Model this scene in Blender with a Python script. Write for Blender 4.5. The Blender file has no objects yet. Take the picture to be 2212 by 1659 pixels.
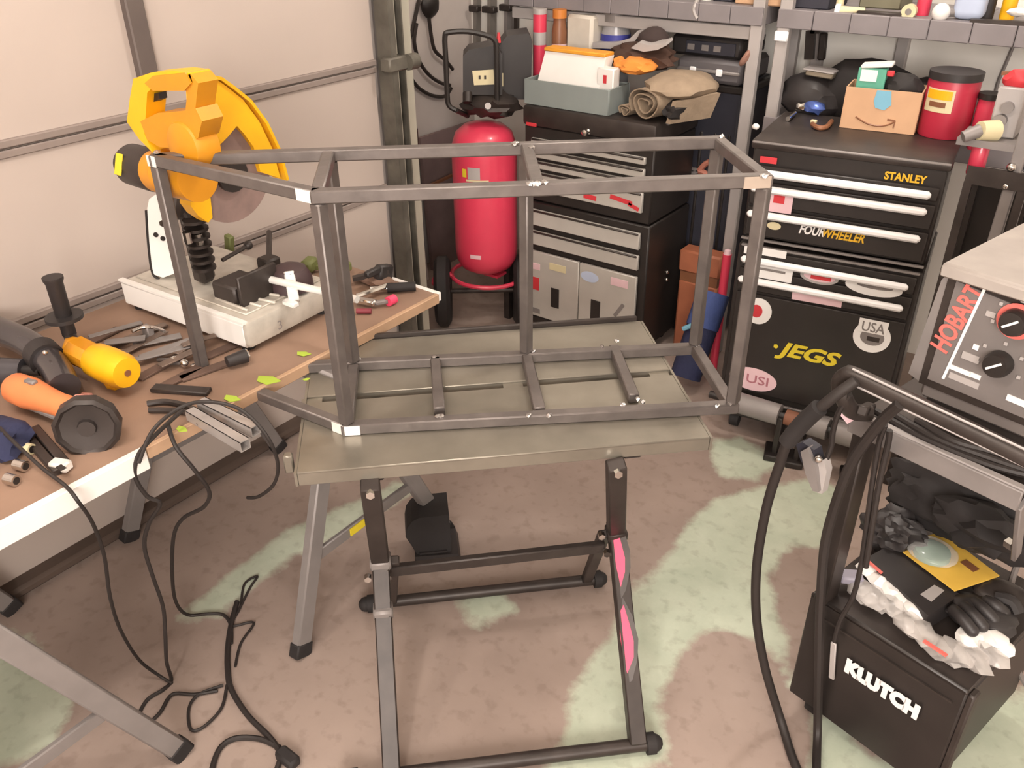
import bpy, bmesh, math, random
from mathutils import Matrix, Vector, noise
random.seed(7)
S = bpy.context.scene
COL = S.collection
# ------------------------------------------------------------------ camera (solved from the welded frame's corners)
F_PX, TH, RO, H, PHI = 1843.15, math.radians(30.62), math.radians(-0.578), 1.8, math.radians(36.5)
def rotz(v, a): return Vector((v[0]*math.cos(a)-v[1]*math.sin(a), v[0]*math.sin(a)+v[1]*math.cos(a), v[2]))
_fw = Vector((0, math.cos(TH), -math.sin(TH))); _r0 = Vector((1, 0, 0)); _d0 = Vector((0, -math.sin(TH), -math.cos(TH)))
FW = rotz(_fw, PHI); IX = rotz(_r0*math.cos(RO)-_d0*math.sin(RO), PHI); IY = rotz(_r0*math.sin(RO)+_d0*math.cos(RO), PHI)
C0 = Vector((0, 0, H))
cam_d = bpy.data.cameras.new('camera'); cam = bpy.data.objects.new('camera', cam_d); COL.objects.link(cam)
cam.matrix_world = Matrix(((IX.x, -IY.x, -FW.x, C0.x), (IX.y, -IY.y, -FW.y, C0.y), (IX.z, -IY.z, -FW.z, C0.z), (0, 0, 0, 1)))
cam_d.sensor_width = 36; cam_d.lens = F_PX/2212*36; cam_d.clip_start = 0.05
S.camera = cam
# ------------------------------------------------------------------ light: two bulbs of the garage opener overhead, a fixture further back, an added area fill
S.view_settings.view_transform = 'Standard'; S.view_settings.look = 'None'; S.view_settings.gamma = 1; S.view_settings.use_curve_mapping = False
S.view_settings.exposure = -0.5
W = bpy.data.worlds.new('world'); S.world = W; W.use_nodes = True
W.node_tree.nodes['Background'].inputs[0].default_value = (1.0, 0.88, 0.78, 1); W.node_tree.nodes['Background'].inputs[1].default_value = 0.22
def lamp(name, kind, loc, power, col, size, target=None):
    l = bpy.data.lights.new(name, kind); l.energy = power; l.color = col
    if kind == 'POINT': l.shadow_soft_size = size
    else: l.shape = 'RECTANGLE'; l.size, l.size_y = size
    o = bpy.data.objects.new(name, l); COL.objects.link(o); o.location = loc
    if target: o.rotation_euler = (Vector(target)-Vector(loc)).to_track_quat('-Z', 'Y').to_euler()
    return o
WARM = (1.0, 0.91, 0.83)
lamp('bulb_light', 'POINT', (-0.92, 0.22, 2.75), 52, WARM, 0.035)
lamp('bulb_light', 'POINT', (-1.55, -0.12, 2.75), 34, WARM, 0.035)
lamp('ceiling_lamp', 'POINT', (-0.75, 2.45, 2.78), 66, (1.0, 0.92, 0.85), 0.10)
lamp('fill_light', 'AREA', (1.2, -1.7, 2.0), 215, (1.0, 0.92, 0.85), (1.8, 1.0), (-0.9, 2.6, 0.8))  # unseen area fill, added to brighten the back wall and chest fronts
# ------------------------------------------------------------------ helpers
def ray(px, py): return FW + IX*((px-1106)/F_PX) + IY*((py-829.5)/F_PX)
def Pz(px, py, z): r = ray(px, py); return C0 + r*((z-H)/r.z)
def Pp(px, py, q, n): r = ray(px, py); n = Vector(n); return C0 + r*((Vector(q)-C0).dot(n)/r.dot(n))
def Px(px, py, x): return Pp(px, py, (x, 0, 0), (1, 0, 0))
def Py(px, py, y): return Pp(px, py, (0, y, 0), (0, 1, 0))
def mpp(P): return (Vector(P)-C0).dot(FW)/F_PX          # metres per picture unit at a point
def lin(c):
    c = c/255.0
    return c/12.92 if c <= 0.04045 else ((c+0.055)/1.055)**2.4
_mats = {}
def mat(name, rgb, rough=0.55, metal=0.0, var=0.12, scale=9.0, bump=0.0, bscale=60.0, coat=0.0, alpha=1.0, trans=0.0):
    if name in _mats: return _mats[name]
    m = bpy.data.materials.new(name); m.use_nodes = True; nt = m.node_tree; b = nt.nodes['Principled BSDF']
    col = [lin(v) for v in rgb]
    tc = nt.nodes.new('ShaderNodeTexCoord'); nz = nt.nodes.new('ShaderNodeTexNoise'); nz.inputs['Scale'].default_value = scale; nz.inputs['Detail'].default_value = 4
    nt.links.new(tc.outputs['Object'], nz.inputs['Vector'])
    cr = nt.nodes.new('ShaderNodeValToRGB'); cr.color_ramp.elements[0].position = 0.3; cr.color_ramp.elements[1].position = 0.7
    cr.color_ramp.elements[0].color = (*[c*(1-var) for c in col], 1); cr.color_ramp.elements[1].color = (*[min(1, c*(1+var)) for c in col], 1)
    nt.links.new(nz.outputs['Fac'], cr.inputs['Fac']); nt.links.new(cr.outputs['Color'], b.inputs['Base Color'])
    b.inputs['Roughness'].default_value = rough; b.inputs['Metallic'].default_value = metal
    if coat: b.inputs['Coat Weight'].default_value = coat
    if trans: b.inputs['Transmission Weight'].default_value = trans
    if alpha < 1: b.inputs['Alpha'].default_value = alpha
    if bump:
        n2 = nt.nodes.new('ShaderNodeTexNoise'); n2.inputs['Scale'].default_value = bscale; nt.links.new(tc.outputs['Object'], n2.inputs['Vector'])
        bp = nt.nodes.new('ShaderNodeBump'); bp.inputs['Strength'].default_value = bump; bp.inputs['Distance'].default_value = 0.01
        nt.links.new(n2.outputs['Fac'], bp.inputs['Height']); nt.links.new(bp.outputs['Normal'], b.inputs['Normal'])
    _mats[name] = m; return m
class MB:
    """collects shapes for ONE mesh object"""
    def __init__(s): s.bm = bmesh.new()
    def _M(s, c, R): return Matrix.Translation(Vector(c)) @ (R.to_4x4() if R else Matrix.Identity(4))
    def box(s, c, d, R=None, bev=0.0, seg=1):
        r = bmesh.ops.create_cube(s.bm, size=1, matrix=s._M(c, R) @ Matrix.Diagonal((*d, 1)))
        if bev > 0:
            es = list({e for v in r['verts'] for e in v.link_edges})
            bmesh.ops.bevel(s.bm, geom=es, offset=min(bev, min(d)*0.45), segments=seg, affect='EDGES', profile=0.5)
        return s
    def bar(s, p, q, w, h=None, up=(0, 0, 1), bev=0.0):
        p, q = Vector(p), Vector(q); x = (q-p); L = x.length; x.normalize(); up = Vector(up)
        if abs(x.dot(up)) > 0.98: up = Vector((0, 1, 0))
        y = up.cross(x).normalized(); z = x.cross(y)
        R = Matrix((x, y, z)).transposed()
        return s.box((p+q)/2, (L, w, h or w), R, bev)
    def cyl(s, p, q, r, r2=None, seg=16, cap=True):
        p, q = Vector(p), Vector(q); d = q-p; R = d.to_track_quat('Z', 'Y').to_matrix()
        bmesh.ops.create_cone(s.bm, cap_ends=cap, segments=seg, radius1=r, radius2=r if r2 is None else r2, depth=d.length, matrix=s._M((p+q)/2, R)); return s
    def sph(s, c, r, sc=(1, 1, 1), R=None, u=16, v=10):
        bmesh.ops.create_uvsphere(s.bm, u_segments=u, v_segments=v, radius=r, matrix=s._M(c, R) @ Matrix.Diagonal((*sc, 1))); return s
    def blob(s, c, sc, amp=0.25, freq=1.6, seed=0, sub=3, R=None, flat=None):
        r = bmesh.ops.create_icosphere(s.bm, subdivisions=sub, radius=1)
        M = s._M(c, R) @ Matrix.Diagonal((*sc, 1))
        for v in r['verts']:
            n = noise.noise(v.co*freq + Vector((seed*7.3, seed*3.1, seed)))+0.5*noise.noise(v.co*freq*2.3+Vector((seed, seed*5, 0)))
            v.co *= 1+amp*n
            if flat is not None and v.co.z < flat: v.co.z = flat+(v.co.z-flat)*0.08
            v.co = M @ v.co
        return s
    def tube(s, pts, r, seg=8, n=6, closed=False, cap=True):
        pts = [Vector(p) for p in pts]
        if n > 1:
            out = []; N = len(pts)
            rng = range(N if closed else N-1)
            for i in rng:
                g = (lambda k: pts[k % N]) if closed else (lambda k: pts[max(0, min(N-1, k))])
                a, b, c, d = g(i-1), g(i), g(i+1), g(i+2)
                for j in range(n):
                    t = j/n
                    out.append(0.5*((2*b)+(c-a)*t+(2*a-5*b+4*c-d)*t*t+(3*b-a-3*c+d)*t**3))
            if not closed: out.append(pts[-1])
            pts = out
        N = len(pts); rings = []; prev = None
        for i, p in enumerate(pts):
            a = pts[(i-1) % N] if closed else pts[max(0, i-1)]; b = pts[(i+1) % N] if closed else pts[min(N-1, i+1)]
            t = (b-a)
            if t.length < 1e-9: t = Vector((0, 0, 1))
            t.normalize()
            if prev is None: prev = t.orthogonal().normalized()
            u = (prev - t*prev.dot(t))
            if u.length < 1e-6: u = t.orthogonal()
            u.normalize(); prev = u; w = t.cross(u)
            rings.append([s.bm.verts.new(p+u*(r*math.cos(2*math.pi*k/seg))+w*(r*math.sin(2*math.pi*k/seg))) for k in range(seg)])
        for i in range(N if closed else N-1):
            A, B = rings[i], rings[(i+1) % N]
            for k in range(seg): s.bm.faces.new((A[k], A[(k+1) % seg], B[(k+1) % seg], B[k]))
        if cap and not closed: s.bm.faces.new(rings[0][::-1]); s.bm.faces.new(rings[-1])
        return s
    def lathe(s, prof, c=(0, 0, 0), R=None, seg=24):
        M = s._M(c, R); rings = []
        for r, z in prof:
            rings.append([s.bm.verts.new(M @ Vector((max(r, 1e-4)*math.cos(2*math.pi*k/seg), max(r, 1e-4)*math.sin(2*math.pi*k/seg), z))) for k in range(seg)])
        for A, B in zip(rings, rings[1:]):
            for k in range(seg): s.bm.faces.new((A[k], A[(k+1) % seg], B[(k+1) % seg], B[k]))
        s.bm.faces.new(rings[0][::-1]); s.bm.faces.new(rings[-1]); return s
    def prism(s, poly, O, u, v, t):
        """polygon in the plane O+u,v pushed by the vector t"""
        O, u, v, t = Vector(O), Vector(u), Vector(v), Vector(t)
        A = [s.bm.verts.new(O+u*a+v*b) for a, b in poly]; B = [s.bm.verts.new(w.co+t) for w in A]
        n = len(A); s.bm.faces.new(A); s.bm.faces.new(B[::-1])
        for i in range(n): s.bm.faces.new((A[i], B[i], B[(i+1) % n], A[(i+1) % n]))
        return s
    def poly3(s, pts, t):
        A = [s.bm.verts.new(Vector(p)) for p in pts]; B = [s.bm.verts.new(w.co+Vector(t)) for w in A]
        n = len(A); s.bm.faces.new(A); s.bm.faces.new(B[::-1])
        for i in range(n): s.bm.faces.new((A[i], B[i], B[(i+1) % n], A[(i+1) % n]))
        return s
    def mesh(s, name, m, inv=None, smooth=True):
        if inv is not None: s.bm.transform(inv)
        bmesh.ops.recalc_face_normals(s.bm, faces=s.bm.faces)
        me = bpy.data.meshes.new(name); s.bm.to_mesh(me); s.bm.free()
        me.materials.append(m)
        if smooth:
            me.shade_smooth(); me.set_sharp_from_angle(angle=math.radians(38))
        return me
def _tag(o, label, cat, group=None, kind=None):
    if label: o['label'] = label
    if cat: o['category'] = cat
    if group: o['group'] = group
    if kind: o['kind'] = kind
class Thing:
    """an Empty at the thing's base that parents its parts"""
    def __init__(s, name, label, cat, loc=(0, 0, 0), rz=0.0, group=None, kind=None, R=None):
        s.e = bpy.data.objects.new(name, None); COL.objects.link(s.e); s.e.empty_display_size = 0.05
        s.e.location = loc; s.e.rotation_euler = (0, 0, rz)
        s.M = Matrix.Translation(Vector(loc)) @ Matrix.Rotation(rz, 4, 'Z'); s.inv = s.M.inverted()
        _tag(s.e, label, cat, group, kind)
    def part(s, name, mb, m, parent=None, label=None, world=False, smooth=True, stuff=False):
        o = bpy.data.objects.new(name, mb.mesh(name, m, s.inv if world else None, smooth)); COL.objects.link(o)
        o.parent = parent or s.e
        if label: o['label'] = label
        if stuff: o['kind'] = 'stuff'
        return o
    def text(s, name, body, size, m, O, u, v, parent=None, bold=0.0, world=False, shear=0.0, label=None, align='CENTER', sx=1.0, depth=0.0006, fit=None):
        c = bpy.data.curves.new(name, 'FONT'); c.body = body; c.size = size; c.align_x = align; c.align_y = 'CENTER'; c.offset = bold; c.extrude = depth; c.shear = shear; c.resolution_u = 3
        t = bpy.data.objects.new(name, c); COL.objects.link(t)
        dg = bpy.context.evaluated_depsgraph_get(); dg.update()
        me = bpy.data.meshes.new_from_object(t.evaluated_get(dg)); bpy.data.objects.remove(t); bpy.data.curves.remove(c)
        u = Vector(u).normalized(); v = Vector(v).normalized(); w = u.cross(v)
        if fit:
            xs = [q.co.x for q in me.vertices]; ys = [q.co.y for q in me.vertices]; k = fit[0]/(max(xs)-min(xs)); ky = (fit[1]/(max(ys)-min(ys))) if len(fit) > 1 else 1; mx, my = (max(xs)+min(xs))/2, (max(ys)+min(ys))/2
            for q in me.vertices: q.co.x = (q.co.x-mx)*k; q.co.y = (q.co.y-my)*ky
        M = Matrix.Translation(Vector(O)) @ Matrix((u*sx, v, w)).transposed().to_4x4()
        me.transform((s.inv @ M) if world else M); me.materials.clear(); me.materials.append(m); me.name = name
        o = bpy.data.objects.new(name, me); COL.objects.link(o); o.parent = parent or s.e
        if label: o['label'] = label
        return o
def solo(name, label, cat, mb, m, group=None, kind=None, smooth=True, base=None):
    """a thing that is one mesh; shapes are given in world space, the origin goes to its base"""
    vs = [v.co for v in mb.bm.verts]
    if base is None:
        base = Vector(((min(v.x for v in vs)+max(v.x for v in vs))/2, (min(v.y for v in vs)+max(v.y for v in vs))/2, min(v.z for v in vs)))
    o = bpy.data.objects.new(name, mb.mesh(name, m, Matrix.Translation(-Vector(base)), smooth)); o.location = base; COL.objects.link(o)
    _tag(o, label, cat, group, kind); return o
X, Y, Z = Vector((1, 0, 0)), Vector((0, 1, 0)), Vector((0, 0, 1))
# ------------------------------------------------------------------ materials
M_DOOR = mat('door_paint', (184, 171, 163), 0.5, var=0.03, scale=3)
M_DOORRAIL = mat('door_rail_paint', (136, 124, 118), 0.5, var=0.05)
M_STILE = mat('door_stile_metal', (98, 88, 84), 0.5, 0.2, var=0.08)
M_TRACK = mat('track_metal', (96, 92, 84), 0.55, 0.3, var=0.35, scale=14)
M_JAMB = mat('jamb_paint', (176, 172, 158), 0.6, var=0.06)
M_WALL = mat('wall_paint', (242, 238, 231), 0.8, var=0.05, scale=4)
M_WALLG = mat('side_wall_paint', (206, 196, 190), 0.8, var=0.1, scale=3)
M_STEEL = mat('bare_steel', (108, 101, 98), 0.42, 0.45, var=0.16, scale=22, bump=0.05)
M_STEELB = mat('ground_steel', (240, 236, 230), 0.35, 0.15, var=0.1, scale=30)  # near-white base stands in for reflections off the ground metal
M_WELD = mat('weld_bead_metal', (196, 192, 190), 0.22, 0.9, var=0.2, scale=60, bump=0.3, bscale=120)
M_ZINC = mat('zinc_plate', (138, 132, 121), 0.30, 0.5, var=0.2, scale=6, bump=0.02)
M_ZINCD = mat('zinc_slot', (70, 60, 50), 0.5, 0.6)
M_BLK = mat('black_enamel', (40, 35, 33), 0.42, 0.0, var=0.2)  # black lifted so the base colour carries haze
M_BLKM = mat('black_metal', (58, 51, 48), 0.45, 0.3, var=0.25, scale=16)
M_RUB = mat('black_rubber', (36, 32, 32), 0.75, var=0.2)
M_PLAS = mat('black_plastic', (44, 40, 40), 0.5, var=0.15)
M_RED = mat('red_enamel', (214, 62, 88), 0.34, var=0.05, coat=0.3)  # red paled toward pink, haze put into the colour
M_PINK = mat('red_decal', (232, 70, 108), 0.5, var=0.05)
M_CHROME = mat('chrome', (215, 212, 208), 0.14, 1.0, var=0.05)
M_BRITE = mat('bright_chrome', (248, 248, 246), 0.2, 0.25, var=0.02)  # chrome with its specular glare put into a near-white base
M_BRUSH = mat('brushed_steel', (182, 166, 152), 0.4, 0.2, var=0.08, scale=30)
M_CAN = mat('can_red', (178, 42, 64), 0.4, var=.06)
M_DUST = mat('dusty_cover', (158, 150, 144), 0.6, var=.12)
M_SILV = mat('silver_handle', (246, 245, 246), 0.35, 0.0, var=0.03)  # silver whitened, the blown-out reflection is in the base colour
M_SILVP = mat('silver_drawer_paint', (184, 179, 172), 0.42, 0.1, var=0.06)
M_YEL = mat('yellow_plastic', (238, 178, 22), 0.45, var=0.08)
M_YELD = mat('amber_plastic', (206, 138, 26), 0.45, var=0.1)
M_ALU = mat('cast_aluminium', (196, 190, 180), 0.45, 0.25, var=0.14, scale=20, bump=0.05)
M_WHITE = mat('white_paint', (235, 232, 228), 0.45, var=0.03)
M_PLY = mat('plywood', (138, 112, 95), 0.65, var=0.18, scale=5)
M_PLYE = mat('plywood_edge', (178, 146, 118), 0.65, var=0.12)
M_GREY = mat('grey_steel_paint', (132, 126, 124), 0.5, 0.2, var=0.1)
M_LGREY = mat('light_grey_paint', (172, 166, 164), 0.5, 0.1, var=0.06)
M_SHELF = mat('grey_shelf_board', (128, 122, 124), 0.6, var=0.1, scale=6)
M_LIME = mat('lime_tape', (166, 190, 66), 0.6, var=0.05)
M_ORG = mat('orange_plastic', (232, 136, 84), 0.45, var=0.1)
M_KHAKI = mat('khaki_canvas', (150, 132, 112), 0.9, var=0.14, scale=18, bump=0.2)
M_CARD = mat('cardboard', (200, 160, 126), 0.8, var=0.07)
M_BLUE = mat('blue_cloth', (62, 78, 130), 0.8, var=0.2, bump=0.2)
M_NAVY = mat('navy_cloth', (36, 40, 70), 0.85, var=0.25, bump=0.2)
M_DBLU = mat('dark_case', (44, 44, 54), 0.55, var=0.15)
M_CORD = mat('black_cord', (40, 34, 32), 0.6, var=0.1)
M_CREAM = mat('cream_plastic', (214, 202, 164), 0.5, var=0.06)
M_YLAB = mat('yellow_label', (222, 200, 50), 0.5, var=0.04)
M_GOLD = mat('gold_lettering', (224, 176, 40), 0.5, var=0.03)
M_LTR = mat('white_lettering', (236, 234, 232), 0.5, var=0.02)
M_CORAL = mat('coral_lettering', (220, 110, 102), 0.5, var=0.03)
M_PANEL = mat('welder_panel_grey', (112, 106, 104), 0.45, var=0.06)
M_PALEP = mat('pale_pink_sticker', (224, 190, 196), 0.5, var=0.06)
M_REDS = mat('red_sticker', (200, 54, 62), 0.5, var=0.06)
M_TEAL = mat('teal_box', (92, 166, 142), 0.55, var=0.1)
M_CYAN = mat('light_blue_tape', (120, 176, 200), 0.5, var=0.05)
M_BLUEB = mat('pale_blue_plastic', (186, 198, 222), 0.4, var=0.04)
M_BRN = mat('brown_bottle', (128, 84, 58), 0.4, var=0.15)
M_GRIND = mat('dark_guard_metal', (62, 56, 54), 0.4, 0.4, var=0.2)
M_DISC = mat('abrasive_disc', (132, 110, 104), 0.8, var=0.12, scale=30)
M_CLEAR = mat('clear_bag', (226, 220, 216), 0.22, var=0.1, alpha=0.42, bump=0.5, bscale=25)
# ================================================================== SETTING
def slab(name, c, d, m, kind='structure'):
    return solo(name, None, None, MB().box(c, d), m, kind=kind, smooth=False)
def paint_floor():
    G = [[(1165,1690),(1240,1500),(1330,1330),(1430,1215),(1480,1130),(1530,1085),(1640,1050),(1760,1030),(1850,1060),(1810,1180),(1700,1180),(1660,1250),(1690,1350),(1705,1480),(1650,1390),(1560,1355),(1480,1400),(1430,1480),(1425,1560),(1440,1640),(1300,1690)],
         [(1740,1700),(1765,1510),(1900,1640),(2212,1480),(2300,1700)],
         [(380,1335),(520,1215),(640,1135),(790,1075),(860,1035),(910,1055),(770,1130),(640,1195),(560,1255),(470,1325)],
         [(-60,1330),(60,1370),(165,1490),(115,1600),(-60,1700)],
         [(1525,950),(1600,940),(1690,1000),(1640,1040),(1560,1030)],
         [(980,1290),(1080,1270),(1120,1320),(1020,1350)]]
    polys = [[Pz(x, y, 0).xy for x, y in g] for g in G]
    x0, x1, y0, y1, n, k = -2.95, 2.6, -2.6, 3.7, 190, 210
    bm = bmesh.new(); rows = []; vals = []
    def sd(p, poly):
        d = 9; ins = False; N = len(poly)
        for i in range(N):
            a, b = poly[i], poly[i-1]
            ab = b-a; t = max(0, min(1, (p-a).dot(ab)/max(ab.length_squared, 1e-9))); d = min(d, (p-a-ab*t).length)
            if (a.y > p.y) != (b.y > p.y) and p.x < (b.x-a.x)*(p.y-a.y)/(b.y-a.y)+a.x: ins = not ins
        return -d if ins else d
    boxes = [(min(q.x for q in p)-.3, max(q.x for q in p)+.3, min(q.y for q in p)-.3, max(q.y for q in p)+.3) for p in polys]
    for j in range(k+1):
        r = []
        for i in range(n+1):
            p = Vector((x0+(x1-x0)*i/n, y0+(y1-y0)*j/k))
            m = 0.0
            for b, q in zip(boxes, polys):
                if b[0] < p.x < b[1] and b[2] < p.y < b[3]: m = max(m, max(0, min(1, 0.5-sd(p, q)/0.16)))
            r.append(bm.verts.new((p.x, p.y, 0))); vals.append(m)
        rows.append(r)
    for j in range(k):
        for i in range(n): bm.faces.new((rows[j][i], rows[j][i+1], rows[j+1][i+1], rows[j+1][i]))
    me = bpy.data.meshes.new('floor'); bm.to_mesh(me); bm.free()
    at = me.attributes.new('old_paint', 'FLOAT', 'POINT'); at.data.foreach_set('value', vals)
    m = bpy.data.materials.new('painted_concrete'); m.use_nodes = True; nt = m.node_tree; b = nt.nodes['Principled BSDF']; L = nt.links.new
    def N(t, **kw):
        x = nt.nodes.new(t)
        for a, v in kw.items(): setattr(x, a, v)
        return x
    tc = N('ShaderNodeTexCoord'); A = N('ShaderNodeAttribute', attribute_name='old_paint')
    n1 = N('ShaderNodeTexNoise'); n1.inputs['Scale'].default_value = 5; n1.inputs['Detail'].default_value = 9; n1.inputs['Roughness'].default_value = .65; L(tc.outputs['Object'], n1.inputs['Vector'])
    n2 = N('ShaderNodeTexNoise'); n2.inputs['Scale'].default_value = 2.2; n2.inputs['Detail'].default_value = 6; L(tc.outputs['Object'], n2.inputs['Vector'])
    n3 = N('ShaderNodeTexNoise'); n3.inputs['Scale'].default_value = 26; n3.inputs['Detail'].default_value = 4; L(tc.outputs['Object'], n3.inputs['Vector'])
    s1 = N('ShaderNodeMath', operation='MULTIPLY_ADD'); s1.inputs[1].default_value = 0.9; s1.inputs[2].default_value = -0.45; L(n1.outputs['Fac'], s1.inputs[0])
    ad = N('ShaderNodeMath', operation='ADD'); L(A.outputs['Fac'], ad.inputs[0]); L(s1.outputs[0], ad.inputs[1])
    th = N('ShaderNodeMapRange'); th.inputs['From Min'].default_value = .42; th.inputs['From Max'].default_value = .6; L(ad.outputs[0], th.inputs['Value'])
    def ramp(a, c, p0=.3, p1=.7):
        r = N('ShaderNodeValToRGB'); r.color_ramp.elements[0].position = p0; r.color_ramp.elements[1].position = p1
        r.color_ramp.elements[0].color = (*[lin(v) for v in a], 1); r.color_ramp.elements[1].color = (*[lin(v) for v in c], 1); return r
    br = ramp((142, 125, 116), (170, 152, 142)); L(n2.outputs['Fac'], br.inputs['Fac'])
    gr = ramp((174, 184, 164), (200, 207, 188)); L(n1.outputs['Fac'], gr.inputs['Fac'])
    mx = N('ShaderNodeMix', data_type='RGBA'); L(th.outputs[0], mx.inputs[0]); L(br.outputs[0], mx.inputs[6]); L(gr.outputs[0], mx.inputs[7])
    sp = ramp((190, 184, 180), (255, 255, 255), .33, .46); L(n3.outputs['Fac'], sp.inputs['Fac'])
    m2 = N('ShaderNodeMix', data_type='RGBA', blend_type='MULTIPLY'); m2.inputs[0].default_value = .3; L(mx.outputs[2], m2.inputs[6]); L(sp.outputs[0], m2.inputs[7])
    L(m2.outputs[2], b.inputs['Base Color']); b.inputs['Roughness'].default_value = .62
    bp = N('ShaderNodeBump'); bp.inputs['Strength'].default_value = .15; bp.inputs['Distance'].default_value = .004; L(n3.outputs['Fac'], bp.inputs['Height']); L(bp.outputs[0], b.inputs['Normal'])
    me.materials.append(m); o = bpy.data.objects.new('floor', me); COL.objects.link(o); o['kind'] = 'structure'
paint_floor()
slab('wall_back', (-0.15, 3.72, 1.45), (5.7, 0.1, 2.9), M_WALL)
slab('wall_left', (-3.0, 3.05, 1.45), (0.1, 1.34, 2.9), M_WALLG)
slab('wall_door_side', (-2.42, -0.1, 1.45), (0.06, 5.0, 2.9), M_WALLG).name = 'wall_left_front'
slab('wall_right', (2.65, 0.55, 1.45), (0.1, 6.4, 2.9), M_WALL)
slab('wall_front', (0, -2.65, 1.45), (5.6, 0.1, 2.9), M_WALL)
slab('ceiling', (-0.15, 0.55, 2.95), (5.8, 6.5, 0.1), M_WALL)
slab('trim_1', (-2.66, 2.44, 1.45), (0.58, 0.06, 2.9), M_WALLG)
jamb = slab('trim_2', (-2.335, 2.45, 1.45), (0.07, 0.10, 2.9), M_JAMB)
# garage door
D = Thing('door_1', None, None, (-2.32, 0.6, 0), kind='structure')
zs = [0.035, 0.325, 0.775, 1.228, 1.69, 2.15]
for a, b in zip(zs, zs[1:]):
    D.part('panel', MB().box((-2.325, 0.55, (a+b)/2), (0.05, 3.5, b-a-0.004), bev=.003), M_DOOR, world=True, smooth=False)
for z in zs[1:-1]:
    D.part('rail', MB().box((-2.297, 0.55, z+.0125), (0.02, 3.5, 0.020), bev=.003).box((-2.296, 0.55, z-.0125), (0.014, 3.5, 0.020), bev=.003), M_DOORRAIL, world=True, smooth=False)
D.part('stile', MB().box((-2.29, 1.402, 1.70), (0.03, 0.055, 0.86), bev=.004), M_STILE, world=True, smooth=False)
D.part('bottom_seal', MB().box((-2.29, 0.55, 0.022), (0.09, 3.5, 0.036), bev=.01), mat('seal_rubber', (84, 70, 62), .7), world=True)
tr = Thing('trim_3', None, None, (-2.27, 2.345, 0), kind='structure')
tr.part('track', MB().box((-2.285, 2.345, 1.25), (0.012, 0.07, 2.5)).box((-2.255, 2.312, 1.25), (0.06, 0.006, 2.5)).box((-2.24, 2.378, 1.25), (0.03, 0.006, 2.5)).box((-2.228, 2.325, 1.25), (.006, .03, 2.5)), M_TRACK, world=True, smooth=False)
tr.part('roller_bracket', MB().box((-2.235, 2.335, 1.237), (0.05, 0.10, 0.05), bev=.006).cyl((-2.21, 2.375, 1.237), (-2.21, 2.42, 1.237), 0.028), M_TRACK, world=True)
# ================================================================== WELDED FRAME
def cw(r, f, z=0): return rotz(Vector((r, f, z)), PHI)
zt, zb, w = 1.273, 0.7335, 0.0265
FP = dict(A=(-.780, 1.878), B=(-.374, 1.615), C=(.514, 1.687), D=(.481, 1.976), G=(-.4035, 1.9015), E=(.0376, 1.944), F=(.0544, 1.647))
def fp(k, z): return cw(*FP[k], z)
fr = Thing('welded_frame', 'large open box frame of welded square steel tube standing on the zinc plated table', 'steel frame', fp('F', 0.72), rz=PHI)
up = Z
def tube_part(a, b, ea=0, eb=0):
    a, b = Vector(a), Vector(b); d = (b-a).normalized()
    return fr.part('tube', MB().bar(a-d*ea, b+d*eb, w, w, bev=.003), M_STEEL, world=True)
for z in (zt, zb):
    tube_part(fp('A', z), fp('D', z), w/2, w/2); tube_part(fp('B', z), fp('C', z), w/2, w/2)
    tube_part(fp('A', z), fp('B', z), 0, 0); tube_part(fp('D', z), fp('C', z), -w/2, -w/2)
    tube_part(fp('G', z), fp('B', z), -w/2, -w/2)
tube_part(fp('E', zt), fp('F', zt), -w/2, -w/2)
for k in 'ABCDGE': tube_part(fp(k, zb), fp(k, zt), -w/2, -w/2)
EB = fp('E', zb); FB = Pz(1168, 897, zb)
tube_part(EB, FB, -w/2, -w/2)
for a, b in (((1323, 748), (1372, 868)), ((940, 774), (950, 897))): tube_part(Pz(*a, zb), Pz(*b, zb), -w/2, -w/2)
def beads(pts, r=.007):
    for x, y, z in pts:
        p = Pz(x, y, z)
        fr.part('weld_bead', MB().blob(p, (r*1.3, r, r*.8), .3, 2, seed=x*.01, sub=1, R=Matrix.Rotation(x, 3, 'Z')), M_WELD, world=True)
zz = zb+w/2+.001; zT = zt+w/2+.001
beads([(1132, 755, zz), (1152, 758, zz), (1300, 748, zz), (1332, 736, zz), (1142, 897, zz), (1186, 897, zz), (1345, 874, zz), (1378, 862, zz), (1388, 868, zz), (938, 772, zz), (944, 900, zz), (954, 899, zz), (1500, 742, zz), (1505, 746, zz), (1578, 872, zz), (1550, 876, zz), (443, 794, zz), (419, 789, zz), (760, 776, zz), (775, 776, zz)])
beads([(1113, 311, zT), (1149, 318, zT), (1145, 396, zT), (1160, 397, zT), (1175, 394, zT), (1560, 296, zT), (1650, 380, zT), (338, 330, zT)], .008)
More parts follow.
